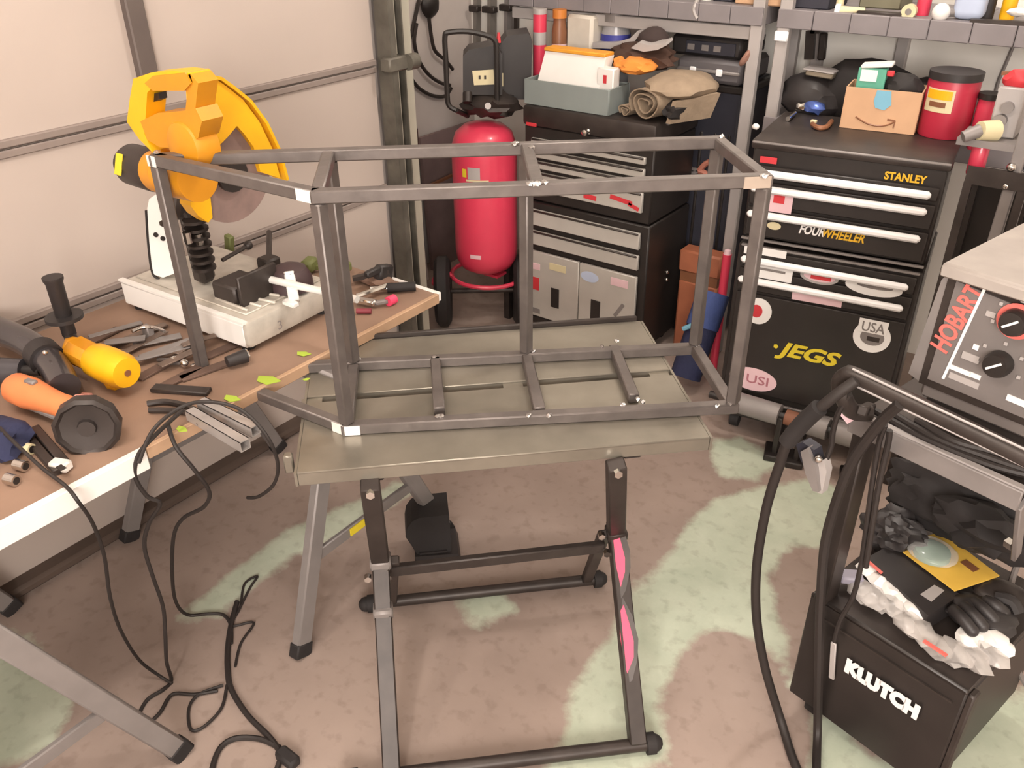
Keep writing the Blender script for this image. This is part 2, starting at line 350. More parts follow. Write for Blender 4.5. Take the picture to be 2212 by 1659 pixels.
# bright ground-down corners (thin plates of ground steel proud of the tube faces)
def facing(a, b, off): d = (b-a).normalized(); return Vector((d.y, -d.x, 0))*off
a, b = fp('A', zt), fp('B', zt); d = (b-a).normalized(); nn = Vector((d.y, -d.x, 0))
if nn.y > 0: nn = -nn
fr.part('ground_patch', MB().box(b-d*.022+nn*(w/2+.0008), (.045, .0016, w*.9), R=Matrix.Rotation(math.atan2(d.y, d.x), 3, 'Z')), M_STEELB, world=True, label='bright ground corner')
a, b = fp('A', zb), fp('B', zb); d = (b-a).normalized()
fr.part('ground_patch', MB().box(b-d*.016+nn*(w/2+.0008), (.034, .0016, w*.95), R=Matrix.Rotation(math.atan2(d.y, d.x), 3, 'Z')), M_STEELB, world=True)
a, b = fp('B', zb), fp('C', zb); d = (b-a).normalized(); n2 = Vector((d.y, -d.x, 0))
fr.part('ground_patch', MB().box(a+d*.012+n2*(w/2+.0008), (.035, .0016, w*.9), R=Matrix.Rotation(math.atan2(d.y, d.x), 3, 'Z')), M_STEELB, world=True)
fr.part('ground_patch', MB().box(fp('A', zt)+nn*(w/2+.001)-nn.cross(Z)*0, (.028, .0016, w*.9), R=Matrix.Rotation(math.atan2(-.26, .4)+PHI, 3, 'Z')), M_STEELB, world=True)
a, b = fp('B', zt), fp('C', zt); d = (b-a).normalized()
fr.part('ground_patch', MB().box(b-d*.02+n2*(w/2+.0008), (.055, .0016, w*.9), R=Matrix.Rotation(math.atan2(d.y, d.x), 3, 'Z')), M_BRUSH, world=True)
# ================================================================== WELDING TABLE
tA = math.atan2(.632, .655)
wt = Thing('welding_table', 'folding zinc plated welding table on black splayed legs with red decals', 'table', (-1.239, .903, 0), rz=tA)
LX, LY, TZ = 0.91, 0.594, 0.72
for y0, y1 in ((0, .285), (.312, LY)):
    mb = MB().box((LX/2, (y0+y1)/2, TZ-.003), (LX, y1-y0, .006), bev=.002)
    for yy in (y0, y1): mb.box((LX/2, yy+(.003 if yy == y0 else -.003), TZ-.018), (LX, .006, .034), bev=.002)
    wt.part('top_plank', mb, M_ZINC)
for x in (.16, .74): wt.part('cross_channel', MB().box((x, LY/2, TZ-.045), (.04, LY-.04, .02), bev=.003), M_BLKM)
for x in (.012, .505, LX-.03): wt.part('slot_bridge', MB().box((x, .2985, TZ-.012), (.05, .03, .012)), M_ZINC)
for x in (-.003, LX+.003): wt.part('end_cap', MB().box((x, LY/2, TZ-.018), (.006, LY, .034)), M_ZINC)
wt.part('back_stop', MB().box((LX/2-.01, LY+.008, TZ-.005), (LX, .012, .035), bev=.003), M_BLKM, label='black bar along the back edge')
wt.part('clamp_tab', MB().box((-.022, .055, TZ-.01), (.02, .02, .045), bev=.003).box((-.012, .055, TZ-.028), (.03, .014, .006)), M_ZINC)
jL, jR = Pz(822, 1212, .40), Pz(1331, 1150, .40)
tL, tR = Pz(799, 1046, .685), Pz(1331, 1002, .685)
fL, fR = Pz(846, 1668, .03), Pz(1377, 1607, .03)
def leg(t, j, f): return MB().bar(t, j+(j-t).normalized()*.02, .042, .028, up=Vector((-math.sin(tA), math.cos(tA), 0)).cross(Z), bev=.003)
ax = Vector((math.cos(tA), math.sin(tA), 0)); ay = Vector((-math.sin(tA), math.cos(tA), 0))
for t, j, f in ((tL, jL, fL), (tR, jR, fR)):
    wt.part('upper_leg', MB().bar(t, j, .042, .036, up=ay, bev=.003), M_BLKM, world=True)
    wt.part('lower_leg', MB().bar(j-(f-j).normalized()*.03, f, .040, .034, up=ay, bev=.003), M_BLKM, world=True)
    wt.part('clamp_block', MB().box(j, (.05, .05, .03), R=Matrix.Rotation(tA, 3, 'Z'), bev=.006), M_GREY if j is jL else M_BLKM, world=True)
wt.part('clamp_block', MB().box(jL+(fL-jL)*.24, (.046, .046, .03), R=Matrix.Rotation(tA, 3, 'Z'), bev=.006), M_GREY, world=True)
def footbar(p, q, r=.0165):
    d = (q-p).normalized()
    b = wt.part('foot_bar', MB().cyl(p, q, r, seg=14), M_BLKM, world=True)
    for e, s in ((p, -1), (q, 1)): wt.part('foot_cap', MB().cyl(e-d*.008, e+d*.014, r*1.55, seg=14).sph(e+d*s*.012, r*1.3), M_RUB, b, world=True)
p, q = Pz(760, 1685, .024), Pz(1402, 1606, .024); footbar(p, q)
rp, rq = Pz(800, 1304, .024), Pz(1288, 1251, .024); footbar(rp, rq)
wt.part('cross_bar', MB().bar(Pz(826, 1234, .36), Pz(1306, 1180, .36), .02, .03, bev=.003), M_BLKM, world=True)
wt.part('rear_leg', MB().bar(jR+ay*.0-ax*.03, rq-(rq-rp).normalized()*.03, .03, .022, up=ay, bev=.003), M_BLKM, world=True)
wt.part('rear_leg', MB().bar(jL+ax*.03, rp+(rq-rp).normalized()*.06, .03, .022, up=ay, bev=.003), M_BLKM, world=True)
for P_ in (tL+Vector((0, 0, -.012)), tR+Vector((0, 0, -.012))):
    n_ = -ay; wt.part('bolt', MB().cyl(P_+n_*.014, P_+n_*.026, .010, seg=6), M_CHROME, world=True)
for x, y, z in ((1298, 1153, .40), (1309, 1190, .36), (795, 1244, .38), (838, 1240, .37)):
    b_ = Pz(x, y, z); wt.part('bolt', MB().cyl(b_, b_-ay*.015, .009, seg=6), M_CHROME, world=True)
# red decals on black gusset plates of the right leg
nl = (C0-jR).normalized(); dl = (fR-jR).normalized(); nl = (nl-dl*nl.dot(dl)).normalized()
def onleg(poly, off, th): return MB().poly3([Pp(x, y, jR+nl*off, nl) for x, y in poly], -nl*th)
for k, (bl, rd) in enumerate(((((1322,1105),(1345,1135),(1361,1190),(1362,1225),(1352,1275),(1338,1300),(1330,1240),(1318,1160)), ((1323,1127),(1336,1150),(1350,1205),(1350,1235),(1341,1268),(1335,1240),(1325,1200),(1320,1160))),
               (((1345,1290),(1366,1330),(1379,1380),(1377,1425),(1366,1470),(1358,1475),(1345,1420),(1338,1340)), ((1347,1306),(1359,1345),(1369,1385),(1369,1420),(1355,1455),(1347,1425),(1339,1370),(1340,1320))))):
    pl = wt.part('gusset_plate', onleg(bl, .0185, .006), M_BLKM, world=True)
    wt.part('decal', onleg(rd, .0195, .001), M_PINK, pl, world=True, label='red painted diamond')
dlL = (fL-jL).normalized()
for a, b in ((.05, .2), (.27, .40)):
    P1, P2 = jL+(fL-jL)*a, jL+(fL-jL)*b
    pl = wt.part('gusset_plate', MB().bar(P1+ax*.016, P2+ax*.016, .045, .004, up=ax), M_BLKM, world=True)
    wt.part('decal', MB().bar(P1-ay*.0165, P2-ay*.0165, .012, .002, up=-ay), M_PINK, pl, world=True)
# ================================================================== PLYWOOD WORK TABLE AND SAWHORSES
pw = Thing('plywood_table', 'long plywood work table along the garage door cluttered with power tools', 'table', (-1.9, .7, .73))
pw.part('sheet', MB().box((-1.785, .71, .74), (.47, 2.02, .02)), M_PLY, world=True, smooth=False)
pw.part('sheet', MB().box((-2.145, .56, .74), (.25, 1.72, .02)), M_PLY, world=True, smooth=False)
pw.part('edge_board', MB().box((-1.541, .22, .727), (.02, 1.05, .05), bev=.002), M_WHITE, world=True, smooth=False, label='white front edge')  # white board along the near part of the front edge
pw.part('edge_board', MB().box((-1.543, 1.235, .736), (.014, .97, .03), bev=.002), M_PLYE, world=True, smooth=False)
pw.part('edge_board', MB().box((-1.64, 1.726, .738), (.20, .016, .028), bev=.002), M_WHITE, world=True, smooth=False)
def sawhorse(y0, label, dy=0):
    t = Thing('sawhorse', label, 'sawhorse', (-1.84, y0+.30, 0), group='grey folding sawhorses under the plywood table')
    yt = y0+.30
    t.part('beam', MB().box((-1.83, yt, .705), (.75, .06, .05), bev=.006), M_GREY, world=True)
    for fx, tx in ((-1.425, -1.485), (-2.225, -2.17)):
        P1, P2 = Vector((fx, y0, .012)), Vector((fx, y0+.61, .012)); T1, T2 = Vector((tx, yt-.02, .69)), Vector((tx, yt+.02, .69))
        for P_, T_ in ((P1, T1), (P2, T2)):
            l = t.part('leg', MB().bar(P_, T_, .048, .03, up=X, bev=.004), M_GREY, world=True)
            t.part('rubber_foot', MB().bar(P_-(T_-P_).normalized()*.012, P_+(T_-P_).normalized()*.03, .054, .036, up=X, bev=.004), M_RUB, l, world=True)
        a, b = P1.lerp(T1, .36), P2.lerp(T2, .36)
        br = t.part('brace', MB().bar(a, b, .014, .035, bev=.003), M_GREY, world=True)
        if fx > -2: t.part('brace_label', MB().bar(a.lerp(b, .33)+Vector((.009, 0, .002)), a.lerp(b, .52)+Vector((.009, 0, .002)), .003, .024), M_YLAB, br, world=True, label='yellow label')
    return t
sawhorse(.955, 'grey folding sawhorse under the far end of the plywood, behind the welding table')
sawhorse(-.03, 'grey folding sawhorse at the lower left corner of the photo, under the plywood')
# ================================================================== CHOP SAW
sw = Thing('chop_saw', 'yellow abrasive chop saw with raised head on a white base standing on plywood', 'chop saw', (-1.95, 1.3, .75))
Rb = Matrix.Rotation(math.radians(2.5), 3, 'Z')
base = sw.part('base', MB().box((-1.953, 1.305, .802), (.515, .325, .075), R=Rb, bev=.012, seg=2), M_ALU, world=True)
sw.part('base_rim', MB().box((-1.953, 1.147, .80), (.510, .012, .07), R=Rb, bev=.005).box((-1.953, 1.147, .838), (.515, .016, .006), R=Rb), M_WHITE, base, world=True, label='white front rim')
for x, y in ((-2.18, 1.16), (-1.73, 1.18), (-2.18, 1.44), (-1.73, 1.44)): sw.part('foot', MB().cyl((x, y, .75), (x, y, .768), .018), M_RUB, world=True)
sw.part('base_plate', MB().box((-1.96, 1.31, .842), (.46, .27, .005), R=Rb, bev=.002), M_ALU, base, world=True)
rib = MB()
for i in range(7): rib.box((-1.80+.012*(i % 3), 1.20+.03*i, .847), (.13, .010, .008), R=Matrix.Rotation(.1*i, 3, 'Z'), bev=.003)
sw.part('grit_ridges', rib, M_ALU, base, world=True)
sw.text('mould_mark', '3', .035, M_GREY, (-1.678, 1.25, .80), Y, Z, base, world=True)
# pivot column
pf = Vector((.55, -.83, 0)).normalized(); Q = Vector((-2.085, 1.22, .84))
def pq(x, y, o=0): return Pp(x, y, Q+pf*o, pf)
sw.part('column', MB().poly3([pq(x, y, .012) for x, y in ((318,450),(322,430),(338,420),(355,425),(362,445),(372,520),(384,588),(352,600),(330,592),(322,520))], -pf*.035), M_WHITE, world=True)
sw.part('column_side', MB().poly3([pq(x, y, -.02) for x, y in ((358,440),(372,470),(392,560),(402,610),(380,618),(366,520))], -pf*.02), M_ALU, world=True)
for x, y in ((337, 507), (352, 515)): c = pq(x, y, .0125); sw.part('bolt_hole', MB().cyl(c-pf*.002, c+pf*.002, .007, seg=10), M_BLK, world=True)
c = pq(355, 480, .012); sw.part('pivot_bolt', MB().cyl(c-pf*.01, c+pf*.012, .010, seg=6), M_CHROME, world=True)
sw.part('cable_guard', MB().tube([pq(*p, .01) for p in ((316, 455), (322, 540), (330, 590), (345, 605), (372, 637))], .004, n=4), M_RUB, world=True)
# arm, spring, lower housing
AX = -1.86; BC = Px(496, 375, AX); R_ = mpp(BC)*106; MY = 1.12
def bp_(x, y, dx=0): return Px(x, y, AX+dx)
sw.part('arm', MB().bar((-2.0, 1.235, 1.03), (-1.99, 1.272, 1.15), .05, .05, bev=.01).bar((-2.075, 1.235, 1.04), (-1.95, 1.25, 1.06), .035, .05, bev=.008), M_BLKM, world=True)
sp = MB().bar((-1.975, 1.25, .85), (-1.985, 1.25, 1.06), .05, .05, bev=.012)
for i in range(7): sp.cyl((-1.945, 1.235, .90+i*.022), (-1.945, 1.235, .908+i*.022), .032, seg=12)
sw.part('spring', sp, M_BLKM, world=True)
for x, y in ((407, 525), (432, 528)): c = Px(x, y, -1.93); sw.part('stop_bolt', MB().cyl(c, c+Z*.03, .011, seg=8), M_CHROME, world=True)
sw.part('blade', MB().cyl(BC+X*.002, BC-X*.003, R_, seg=48), M_DISC, world=True)
sw.part('arbor_flange', MB().cyl(BC+X*.002, BC+X*.016, .045, seg=24).cyl(BC+X*.016, BC+X*.028, .014, seg=6), M_GRIND, world=True)
outer = [(428, 176), (442, 163), (462, 167), (490, 187), (525, 215), (560, 262), (588, 320), (606, 385)]
inner = [(563, 372), (548, 318), (528, 290), (512, 272), (492, 296), (470, 318), (440, 290), (432, 250)]
gd = sw.part('blade_guard', MB().poly3([bp_(x, y, .016) for x, y in outer+inner], -X*.05), M_YEL, world=True)
rim = MB()
for a, b in zip(outer, outer[1:]): rim.bar(bp_(*a, -.008), bp_(*b, -.008), .062, .008, up=X.cross(bp_(*b)-bp_(*a)).normalized())
sw.part('guard_rim', rim, M_YEL, gd, world=True)
sw.part('guard_tail', MB().poly3([bp_(x, y, .02) for x, y in ((413,391),(447,378),(455,430),(459,470),(450,481),(428,466),(412,445))], -X*.045), M_YEL, world=True)
# motor along X with the black end cap
cc = Py(290, 356, MY); mz = cc.z; mr = mpp(cc)*45; hx_ = Py(420, 345, MY).x
sw.part('motor_housing', MB().cyl((hx_, MY, mz+.01), (hx_-.11, MY, mz+.006), mr*1.05, mr*1.1, seg=28).cyl((hx_-.11, MY, mz+.006), (cc.x+.085, MY, mz), mr*1.1, mr*.95, seg=28), M_YELD, world=True)
sw.part('gear_case', MB().bar((hx_-.03, MY, mz), (AX-.06, BC.y, BC.z), .05, .06, bev=.02), M_YELD, world=True)
dm = Py(398, 318, MY-.03); sw.part('motor_dome', MB().lathe([(mpp(dm)*60, -.02), (mpp(dm)*60, .02), (mpp(dm)*52, .035), (mpp(dm)*30, .042), (.002, .043)], dm+Y*.03, R=Matrix.Rotation(math.pi/2, 3, 'X'), seg=28), M_YELD, world=True)
cap = sw.part('end_cap', MB().lathe([(mr*.97, 0), (mr, .015), (mr*.98, .105), (mr*.76, .128), (.0, .133)], (cc.x+.100, MY, mz), R=Matrix.Rotation(math.radians(-90), 3, 'Y'), seg=28), M_BLKM, world=True, label='black motor cap')
sw.part('cap_label', MB().box((cc.x+.016, MY-mr*.94, mz+mr*.30), (.026, .004, mr*1.0), R=Matrix.Rotation(-.35, 3, 'X'), bev=.001), M_YLAB, cap, world=True, label='yellow label')
# D handle above the motor
HY = MY
def hp(poly, y0=-.028, th=.05): return MB().poly3([Py(x, y, HY+y0) for x, y in poly], Y*th)
hd = sw.part('handle', hp(((288,170),(326,157),(376,153),(410,158),(416,178),(400,186),(330,188),(318,200),(312,290),(330,330),(300,300),(274,263),(280,215))), M_YEL, world=True)
sw.part('handle_grip', hp(((312,180),(330,164),(400,157),(412,180),(398,196),(330,196)), -.032, .058), M_YELD, hd, world=True)
sw.part('handle_base', hp(((303,262),(340,244),(392,240),(422,234),(436,262),(428,298),(395,318),(345,318),(318,302)), -.03, .055), M_YELD, hd, world=True)
sw.part('handle_post', hp(((394,165),(412,160),(428,180),(420,250),(398,262),(404,205)), -.028, .05), M_YELD, hd, world=True)
sw.part('trigger', hp(((318,206),(342,200),(345,214),(320,226)), -.01, .02), M_BLK, hd, world=True)
# vise with chrome work tube
sw.part('vise_jaw', MB().box((-1.77, 1.27, .885), (.012, .13, .085), R=Rb, bev=.003).box((-1.83, 1.25, .87), (.09, .10, .05), R=Rb, bev=.006), M_BLKM, world=True)
sw.part('vise_screw', MB().cyl((-1.88, 1.40, .89), (-2.02, 1.52, .90), .008, seg=10).box((-1.87, 1.39, .88), (.05, .05, .04), bev=.006), M_BLKM, world=True)
sw.part('vise_handle', MB().tube([Px(*p, -1.93) for p in ((480, 562), (510, 545), (536, 530))], .006, n=2).sph(Px(536, 530, -1.93), .013), M_BLKM, world=True)
dome = sw.part('deflector', MB().lathe([(.06, 0), (.058, .03), (.045, .055), (.02, .066), (0, .068)], (-1.76, 1.37, .845), seg=20), mat('dark_maroon', (70, 54, 56), .5), world=True)
solo('work_tube', 'bright chrome tube clamped across the chop saw vise', 'tube', MB().cyl(Pz(585, 604, .885), Pz(772, 647, .885), .010, seg=14), M_BRITE)
solo('work_clamp', 'bright chrome bar standing in front of the chop saw vise', 'clamp', MB().bar(Pz(636, 652, .846), Pz(624, 588, .90), .028, .018, bev=.003).box(Pz(628, 655, .848), (.045, .022, .014), bev=.003), M_BRITE)
# ================================================================== AIR COMPRESSOR
cy = 2.86
CX = Py(1049, 450, cy).x; CR = mpp(Py(1049, 450, cy))*68.5
ct = Thing('air_compressor', 'red upright air compressor with black pump head and roll bar handle', 'compressor', (CX, cy, 0))
zb0, zt0 = Py(1049, 612, cy-CR*.9).z, Py(1050, 262, cy).z
ct.part('tank', MB().lathe([(.03, zb0), (CR*.55, zb0+.008), (CR*.82, zb0+.03), (CR*.96, zb0+.065), (CR, zb0+.11), (CR, zt0-.13), (CR*.97, zt0-.09), (CR*.86, zt0-.045), (CR*.6, zt0-.015), (.03, zt0)], (0, 0, 0), seg=40), M_RED)
lf = (Vector((0, 0, 0))-Vector((CX, cy, 0))).normalized(); rt = Vector((-lf.y, lf.x, 0))
def onTank(px, py): # point on the tank surface seen in that direction
    r = ray(px, py); dx = Vector((r.x, r.y)); o = Vector((-CX, -cy)); a = dx.length_squared; b = 2*o.dot(dx); c = o.length_squared-(CR+.001)**2
    t = (-b-math.sqrt(max(0, b*b-4*a*c)))/(2*a); return C0+r*t
def decal(name, px, py, w_, h_, m, label, parent=None):
    p = onTank(px, py); n = Vector((p.x-CX, p.y-cy, 0)).normalized(); u = Vector((-n.y, n.x, 0)); mb = MB(); k = 6; pts = []
    a0 = math.atan2(n.y, n.x); da = w_/CR/2
    for i in range(k+1):
        a = a0+da*(2*i/k-1); pts.append(Vector((CX+(CR+.0008)*math.cos(a), cy+(CR+.0008)*math.sin(a), p.z)))
    for s_ in range(k):
        A, B = pts[s_], pts[s_+1]; mb.poly3([A-Z*h_/2, B-Z*h_/2, B+Z*h_/2, A+Z*h_/2], n*.0008)
    return ct.part(name, mb, m, parent, label, world=True)
decal('rating_plate', 1023, 376, .055, .05, M_LGREY, 'grey rating plate'); decal('brand_strip', 1030, 392, .10, .008, M_CREAM, 'pale strip'); decal('warning_label', 1003, 374, .02, .035, M_YLAB, 'yellow warning label')
decal('small_label', 1027, 556, .05, .018, M_PALEP, 'small pale label')
ring = ct.part('base_ring', MB().tube([(CX+CR*1.2*math.cos(a*math.pi/6), cy+CR*1.12*math.sin(a*math.pi/6), zb0-.02) for a in range(12)], .010, closed=True, n=3).box((CX, cy, zb0-.006), (CR*1.2, CR*.5, .012)), M_RED, world=True)
for s_ in (-1, 1):
    wc = Vector((CX, cy, 0))+rt*s_*(CR*(1.18 if s_*rt.x > 0 else 1.38))+Vector((0, -.02, .162)); a_ = rt
    wh = ct.part('wheel', MB().lathe([(.07, -.034), (.14, -.036), (.162, -.02), (.162, .02), (.14, .036), (.07, .034)], wc, R=a_.to_track_quat('Z', 'Y').to_matrix(), seg=28), M_RUB, world=True)
    ct.part('hub', MB().cyl(wc-a_*.034, wc+a_*.034, .06, seg=20), M_GREY, wh, world=True)
ct.part('axle', MB().cyl(Vector((CX, cy-.02, .162))-rt*CR*1.2, Vector((CX, cy-.02, .162))+rt*CR*1.2, .012), M_BLKM, world=True)
fl_ = Vector((CX, cy, 0))+Vector((.06, .08, 0)); ct.part('rear_leg', MB().bar(fl_, fl_+Z*(zb0+.01), .03, .03), M_BLKM, world=True)
lf_ = -rt if rt.x > 0 else rt
ct.part('base_tab', MB().tube([Vector((CX, cy-.03, zb0-.02))+lf_*CR*1.0, Vector((CX, cy-.05, zb0-.01))+lf_*CR*1.28+Z*.03, Vector((CX, cy-.12, zb0-.02))+lf_*CR*1.2, Vector((CX, cy-.15, zb0-.025))+lf_*CR*.7], .010, n=5), M_RED, world=True)
def cp(x, y, d=0): return Pp(x, y, Vector((CX, cy, 0))+lf*d, lf)
pump = ct.part('pump_shroud', MB().poly3([cp(*p, .06) for p in ((1000,205),(1000,122),(1012,108),(1070,98),(1085,118),(1085,205))], -lf*.15).poly3([cp(*p, .0) for p in ((1074,215),(1074,105),(1095,78),(1142,72),(1150,90),(1146,215))], -lf*.16), M_PLAS, world=True)
ct.part('pump_plate', MB().poly3([cp(*p, .062) for p in ((1020,153),(1066,150),(1068,182),(1024,184))], lf*.003), M_CREAM, pump, world=True, label='cream rating plate')
ct.part('pump_plate', MB().poly3([cp(*p, .003) for p in ((1076,157),(1087,158),(1087,186),(1078,186))], lf*.003), M_CREAM, pump, world=True)
for x in (1036, 1048): ct.part('plate_mark', MB().box(cp(x, 167, .066), (.008, .003, .014), R=Matrix.Rotation(math.atan2(rt.y, rt.x), 3, 'Z')), M_BLKM, pump, world=True)
pb = MB().blob(cp(1060, 222, 0), (.13, .10, .055), .3, 2.4, 3).cyl(cp(1085, 245, .05), cp(1090, 215, .05), .03).cyl(cp(1010, 222, .07), cp(1010, 200, .05), .02)
ct.part('pump_body', pb, M_BLKM, world=True)
ct.part('gauge', MB().cyl(cp(1054, 229, .10), cp(1054, 229, .115), .013, seg=16), M_LGREY, world=True)
ct.part('red_knob', MB().cyl(cp(1077, 92, .03), cp(1077, 70, .03), .010, .005, seg=10), M_REDS, world=True)
ct.part('roll_bar', MB().tube([cp(*p, .09) for p in ((985, 238), (970, 228), (966, 205), (963, 130), (961, 80), (970, 70), (1010, 68), (1050, 76), (1066, 84), (1072, 100), (1073, 160), (1074, 236))], .0105, n=4), M_BLK, world=True, label='black tube handle')
ct.part('roll_bar_arm', MB().tube([cp(985, 238, .09), cp(1000, 245, .03), cp(1010, 250, -.02)], .0105, n=3).tube([cp(1074, 236, .09), cp(1078, 250, .02)], .0105, n=1), M_BLK, world=True)
# ================================================================== LEFT TOOL CHEST
YL = 2.88
lc = Thing('tool_chest', 'black rolling tool chest with silver drawers and small stickers beside the red compressor', 'tool chest', (Py(1130, 268, YL).x, YL, 0))
W_, Dp = .605, .36; LX0 = Py(1130, 268, YL).x
def lp(px, py): p = Py(px, py, YL); return p.x-LX0, p.z
lc.part('cabinet', MB().box((W_/2, Dp/2+.004, .345), (W_, Dp-.008, .55), bev=.006), M_BLK)
lc.part('top_chest', MB().box((W_/2, Dp/2, .782), (W_-.006, Dp-.012, .31), bev=.006), M_BLK)
lc.part('lid', MB().box((W_/2, Dp/2, .976), (W_+.004, Dp+.01, .080), bev=.014, seg=2), M_BLKM)
lc.part('kick_rail', MB().box((W_/2, Dp/2, .065), (W_-.02, Dp-.02, .03)), M_BLKM)
for x in (.06, W_-.06):
    for y in (.06, Dp-.06): lc.part('caster', MB().cyl((x-.015, y, .027), (x+.015, y, .027), .027, seg=16).box((x, y, .045), (.03, .04, .03)), M_RUB)
x0, x1 = .046, .572
for z0, z1, kp in ((.864, .892, 0), (.8135, .847, 0), (.769, .8, 0), (.674, .754, 1), (.522, .591, 0), (.434, .497, 0)):
    d = lc.part('drawer', MB().box(((x0+x1)/2, -.004, (z0+z1)/2), (x1-x0, .016, z1-z0), bev=.003), M_SILVP)
    lc.part('pull', MB().box(((x0+x1)/2, -.014, z1-.004), (x1-x0-.01, .010, .008), bev=.003), M_BLKM, d)
for a, b, lab in ((x0, .296, None), (.300, x1, None)):
    d = lc.part('door', MB().box(((a+b)/2, -.004, .25), (b-a, .016, .31), bev=.003), M_SILVP)
    if a == x0: dl = d
    else: dr = d
for (px, py, w2, h2), par in (((1202, 642, .042, .092), dl), ((1289, 668, .046, .092), dr)):
    x, z = lp(px, py); lc.part('hand_slot', MB().box((x, -.0125, z), (w2, .004, h2), bev=.001), M_BLK, par, label='dark hand slot')
def stick(px, py, w2, h2, m, par, name='sticker', label=None, rnd=False):
    x, z = lp(px, py)
    mb = MB().lathe([(1, -.5), (1, .5)], (0, 0, 0), seg=20) if rnd else MB().box((x, -.0132, z), (w2, .0016, h2), bev=.0006)
    if rnd:
        mb.bm.transform(Matrix.Translation((x, -.0132, z)) @ Matrix.Diagonal((w2/2, .0016, h2/2, 1)) @ Matrix.Rotation(math.pi/2, 4, 'X'))
    return lc.part(name, mb, m, par, label)
stick(1208, 577, .085, .032, M_CREAM, dl, label='cream sticker'); stick(1277, 596, .088, .046, M_BLUEB, dr, label='bluish oval sticker', rnd=True); stick(1341, 609, .082, .034, M_PALEP, dr, label='pale pink sticker')
stick(1160, 573, .05, .03, M_PALEP, dl, label='pink sticker'); stick(1160, 610, .04, .06, M_REDS, dl, label='red sticker'); stick(1160, 668, .05, .025, M_GREY, dl)
x, z = lp(1340, 668); lc.part('sticker', MB().box((x, -.0132, z), (.016, .0016, .075), R=Matrix.Rotation(.55, 3, 'Y')), M_GREY, dr, label='grey slanted sticker')
for px, py, w2, h2, a in ((1278, 424, .06, .02, .05), (1345, 430, .10, .018, .12), (1372, 445, .05, .016, .3)):
    x, z = lp(px, py); lc.part('red_mark', MB().box((x, -.0135, z), (w2, .0014, h2), R=Matrix.Rotation(a, 3, 'Y'), bev=.0005), M_REDS, None)
x, z = lp(1270, 284); lc.part('lock_knob', MB().lathe([(.004, -.03), (.012, -.026), (.014, -.016), (.009, -.008), (.014, 0)], (x, -.003, z), R=Matrix.Rotation(-math.pi/2, 3, 'X'), seg=16), M_CHROME, label='chrome lock knob')
x, z = lp(1150, 268); lc.part('badge', MB().box((x, -.007, z), (.05, .003, .014), bev=.001), M_REDS, label='red badge')
for px, py in ((1441, 588), (1440, 604)): lc.part('side_bolt', MB().sph(Px(px, py, LX0+W_), .009), M_CHROME, world=True)
# ================================================================== RIGHT TOOL CHEST
ra = math.radians(7.5)
rc = Thing('tool_chest', 'black stacked tool chest with bright white bar handles and many stickers', 'tool chest', (-.99, 2.626, 0), rz=ra)
RW, RD = .575, .42
rq0 = Vector((-.99, 2.626, 0)); rn = Vector((-math.sin(ra), math.cos(ra), 0)); rdx = Vector((math.cos(ra), math.sin(ra), 0))
def rp_(px, py, off=0): p = Pp(px, py, rq0+rn*off, rn); return (p-rq0).dot(rdx), p.z
rc.part('cabinet', MB().box((RW/2, RD/2, .41), (RW, RD-.004, .67), bev=.005), M_BLK)
rc.part('top_chest', MB().box((RW/2, RD/2, .92), (RW-.01, RD-.014, .30), bev=.005), M_BLK)
rc.part('lid', MB().box((RW/2, RD/2, 1.075), (RW+.006, RD+.008, .028), bev=.008, seg=2), M_BLKM)
rc.part('lid_highlight', MB().bar((.0, -.003, 1.082), (RW, -.003, 1.082), .008, .008, bev=.003), M_GREY)  # grey bar drawn for the highlight along the lid's front edge
rc.part('seam_trim', MB().box((RW/2, -.002, .766), (RW-.01, .012, .008), bev=.002).box((RW/2, -.002, .742), (RW-.02, .012, .008), bev=.002), M_GREY)
rc.part('base_trim', MB().box((RW/2, -.003, .165), (RW-.06, .012, .008), bev=.002).box((RW/2, -.003, .135), (RW-.06, .012, .006), bev=.002), M_GREY)
for x in (.06, RW-.06):
    for y in (.06, RD-.06): rc.part('caster', MB().cyl((x-.016, y, .033), (x+.016, y, .033), .033, seg=16).box((x, y, .06), (.034, .044, .04)), M_RUB)
drs = []
for z0, z1, hz in ((.972, 1.012, .993), (.885, .960, .943), (.782, .875, .858), (.672, .730, .70), (.585, .662, .628)):
    d = rc.part('drawer', MB().box((RW/2, -.004, (z0+z1)/2), (RW-.03, .010, z1-z0), bev=.003), M_BLK); drs.append(d)
    h = rc.part('handle', MB().bar((.018, -.024, hz), (RW-.033, -.024, hz), .020, .024, bev=.008), M_SILV, d, label='bright white bar handle')
door = rc.part('door', MB().box((RW/2, -.004, .385), (RW-.03, .010, .38), bev=.003), M_BLK)
def rs(px, py, wpx, hpx, m, par, label=None, kind='box', rot=0.0, name='sticker', off=-.0095):
    x, z = rp_(px, py, off); k = mpp(Pp(px, py, rq0, rn)); w2, h2 = wpx*k/.94, hpx*k*1.05
    if kind == 'box': mb = MB().box((x, off-.0004, z), (w2, .0012, h2), R=Matrix.Rotation(rot, 3, 'Y'), bev=.0004)
    else:
        mb = MB().lathe([(1, -.5), (1, .5)], (0, 0, 0), seg=28)
        mb.bm.transform(Matrix.Translation((x, off-.0004, z)) @ Matrix.Diagonal((w2/2, .0012, h2/2, 1)) @ Matrix.Rotation(math.pi/2, 4, 'X'))
    rc.part(name, mb, m, par, label); return x, z, w2, h2
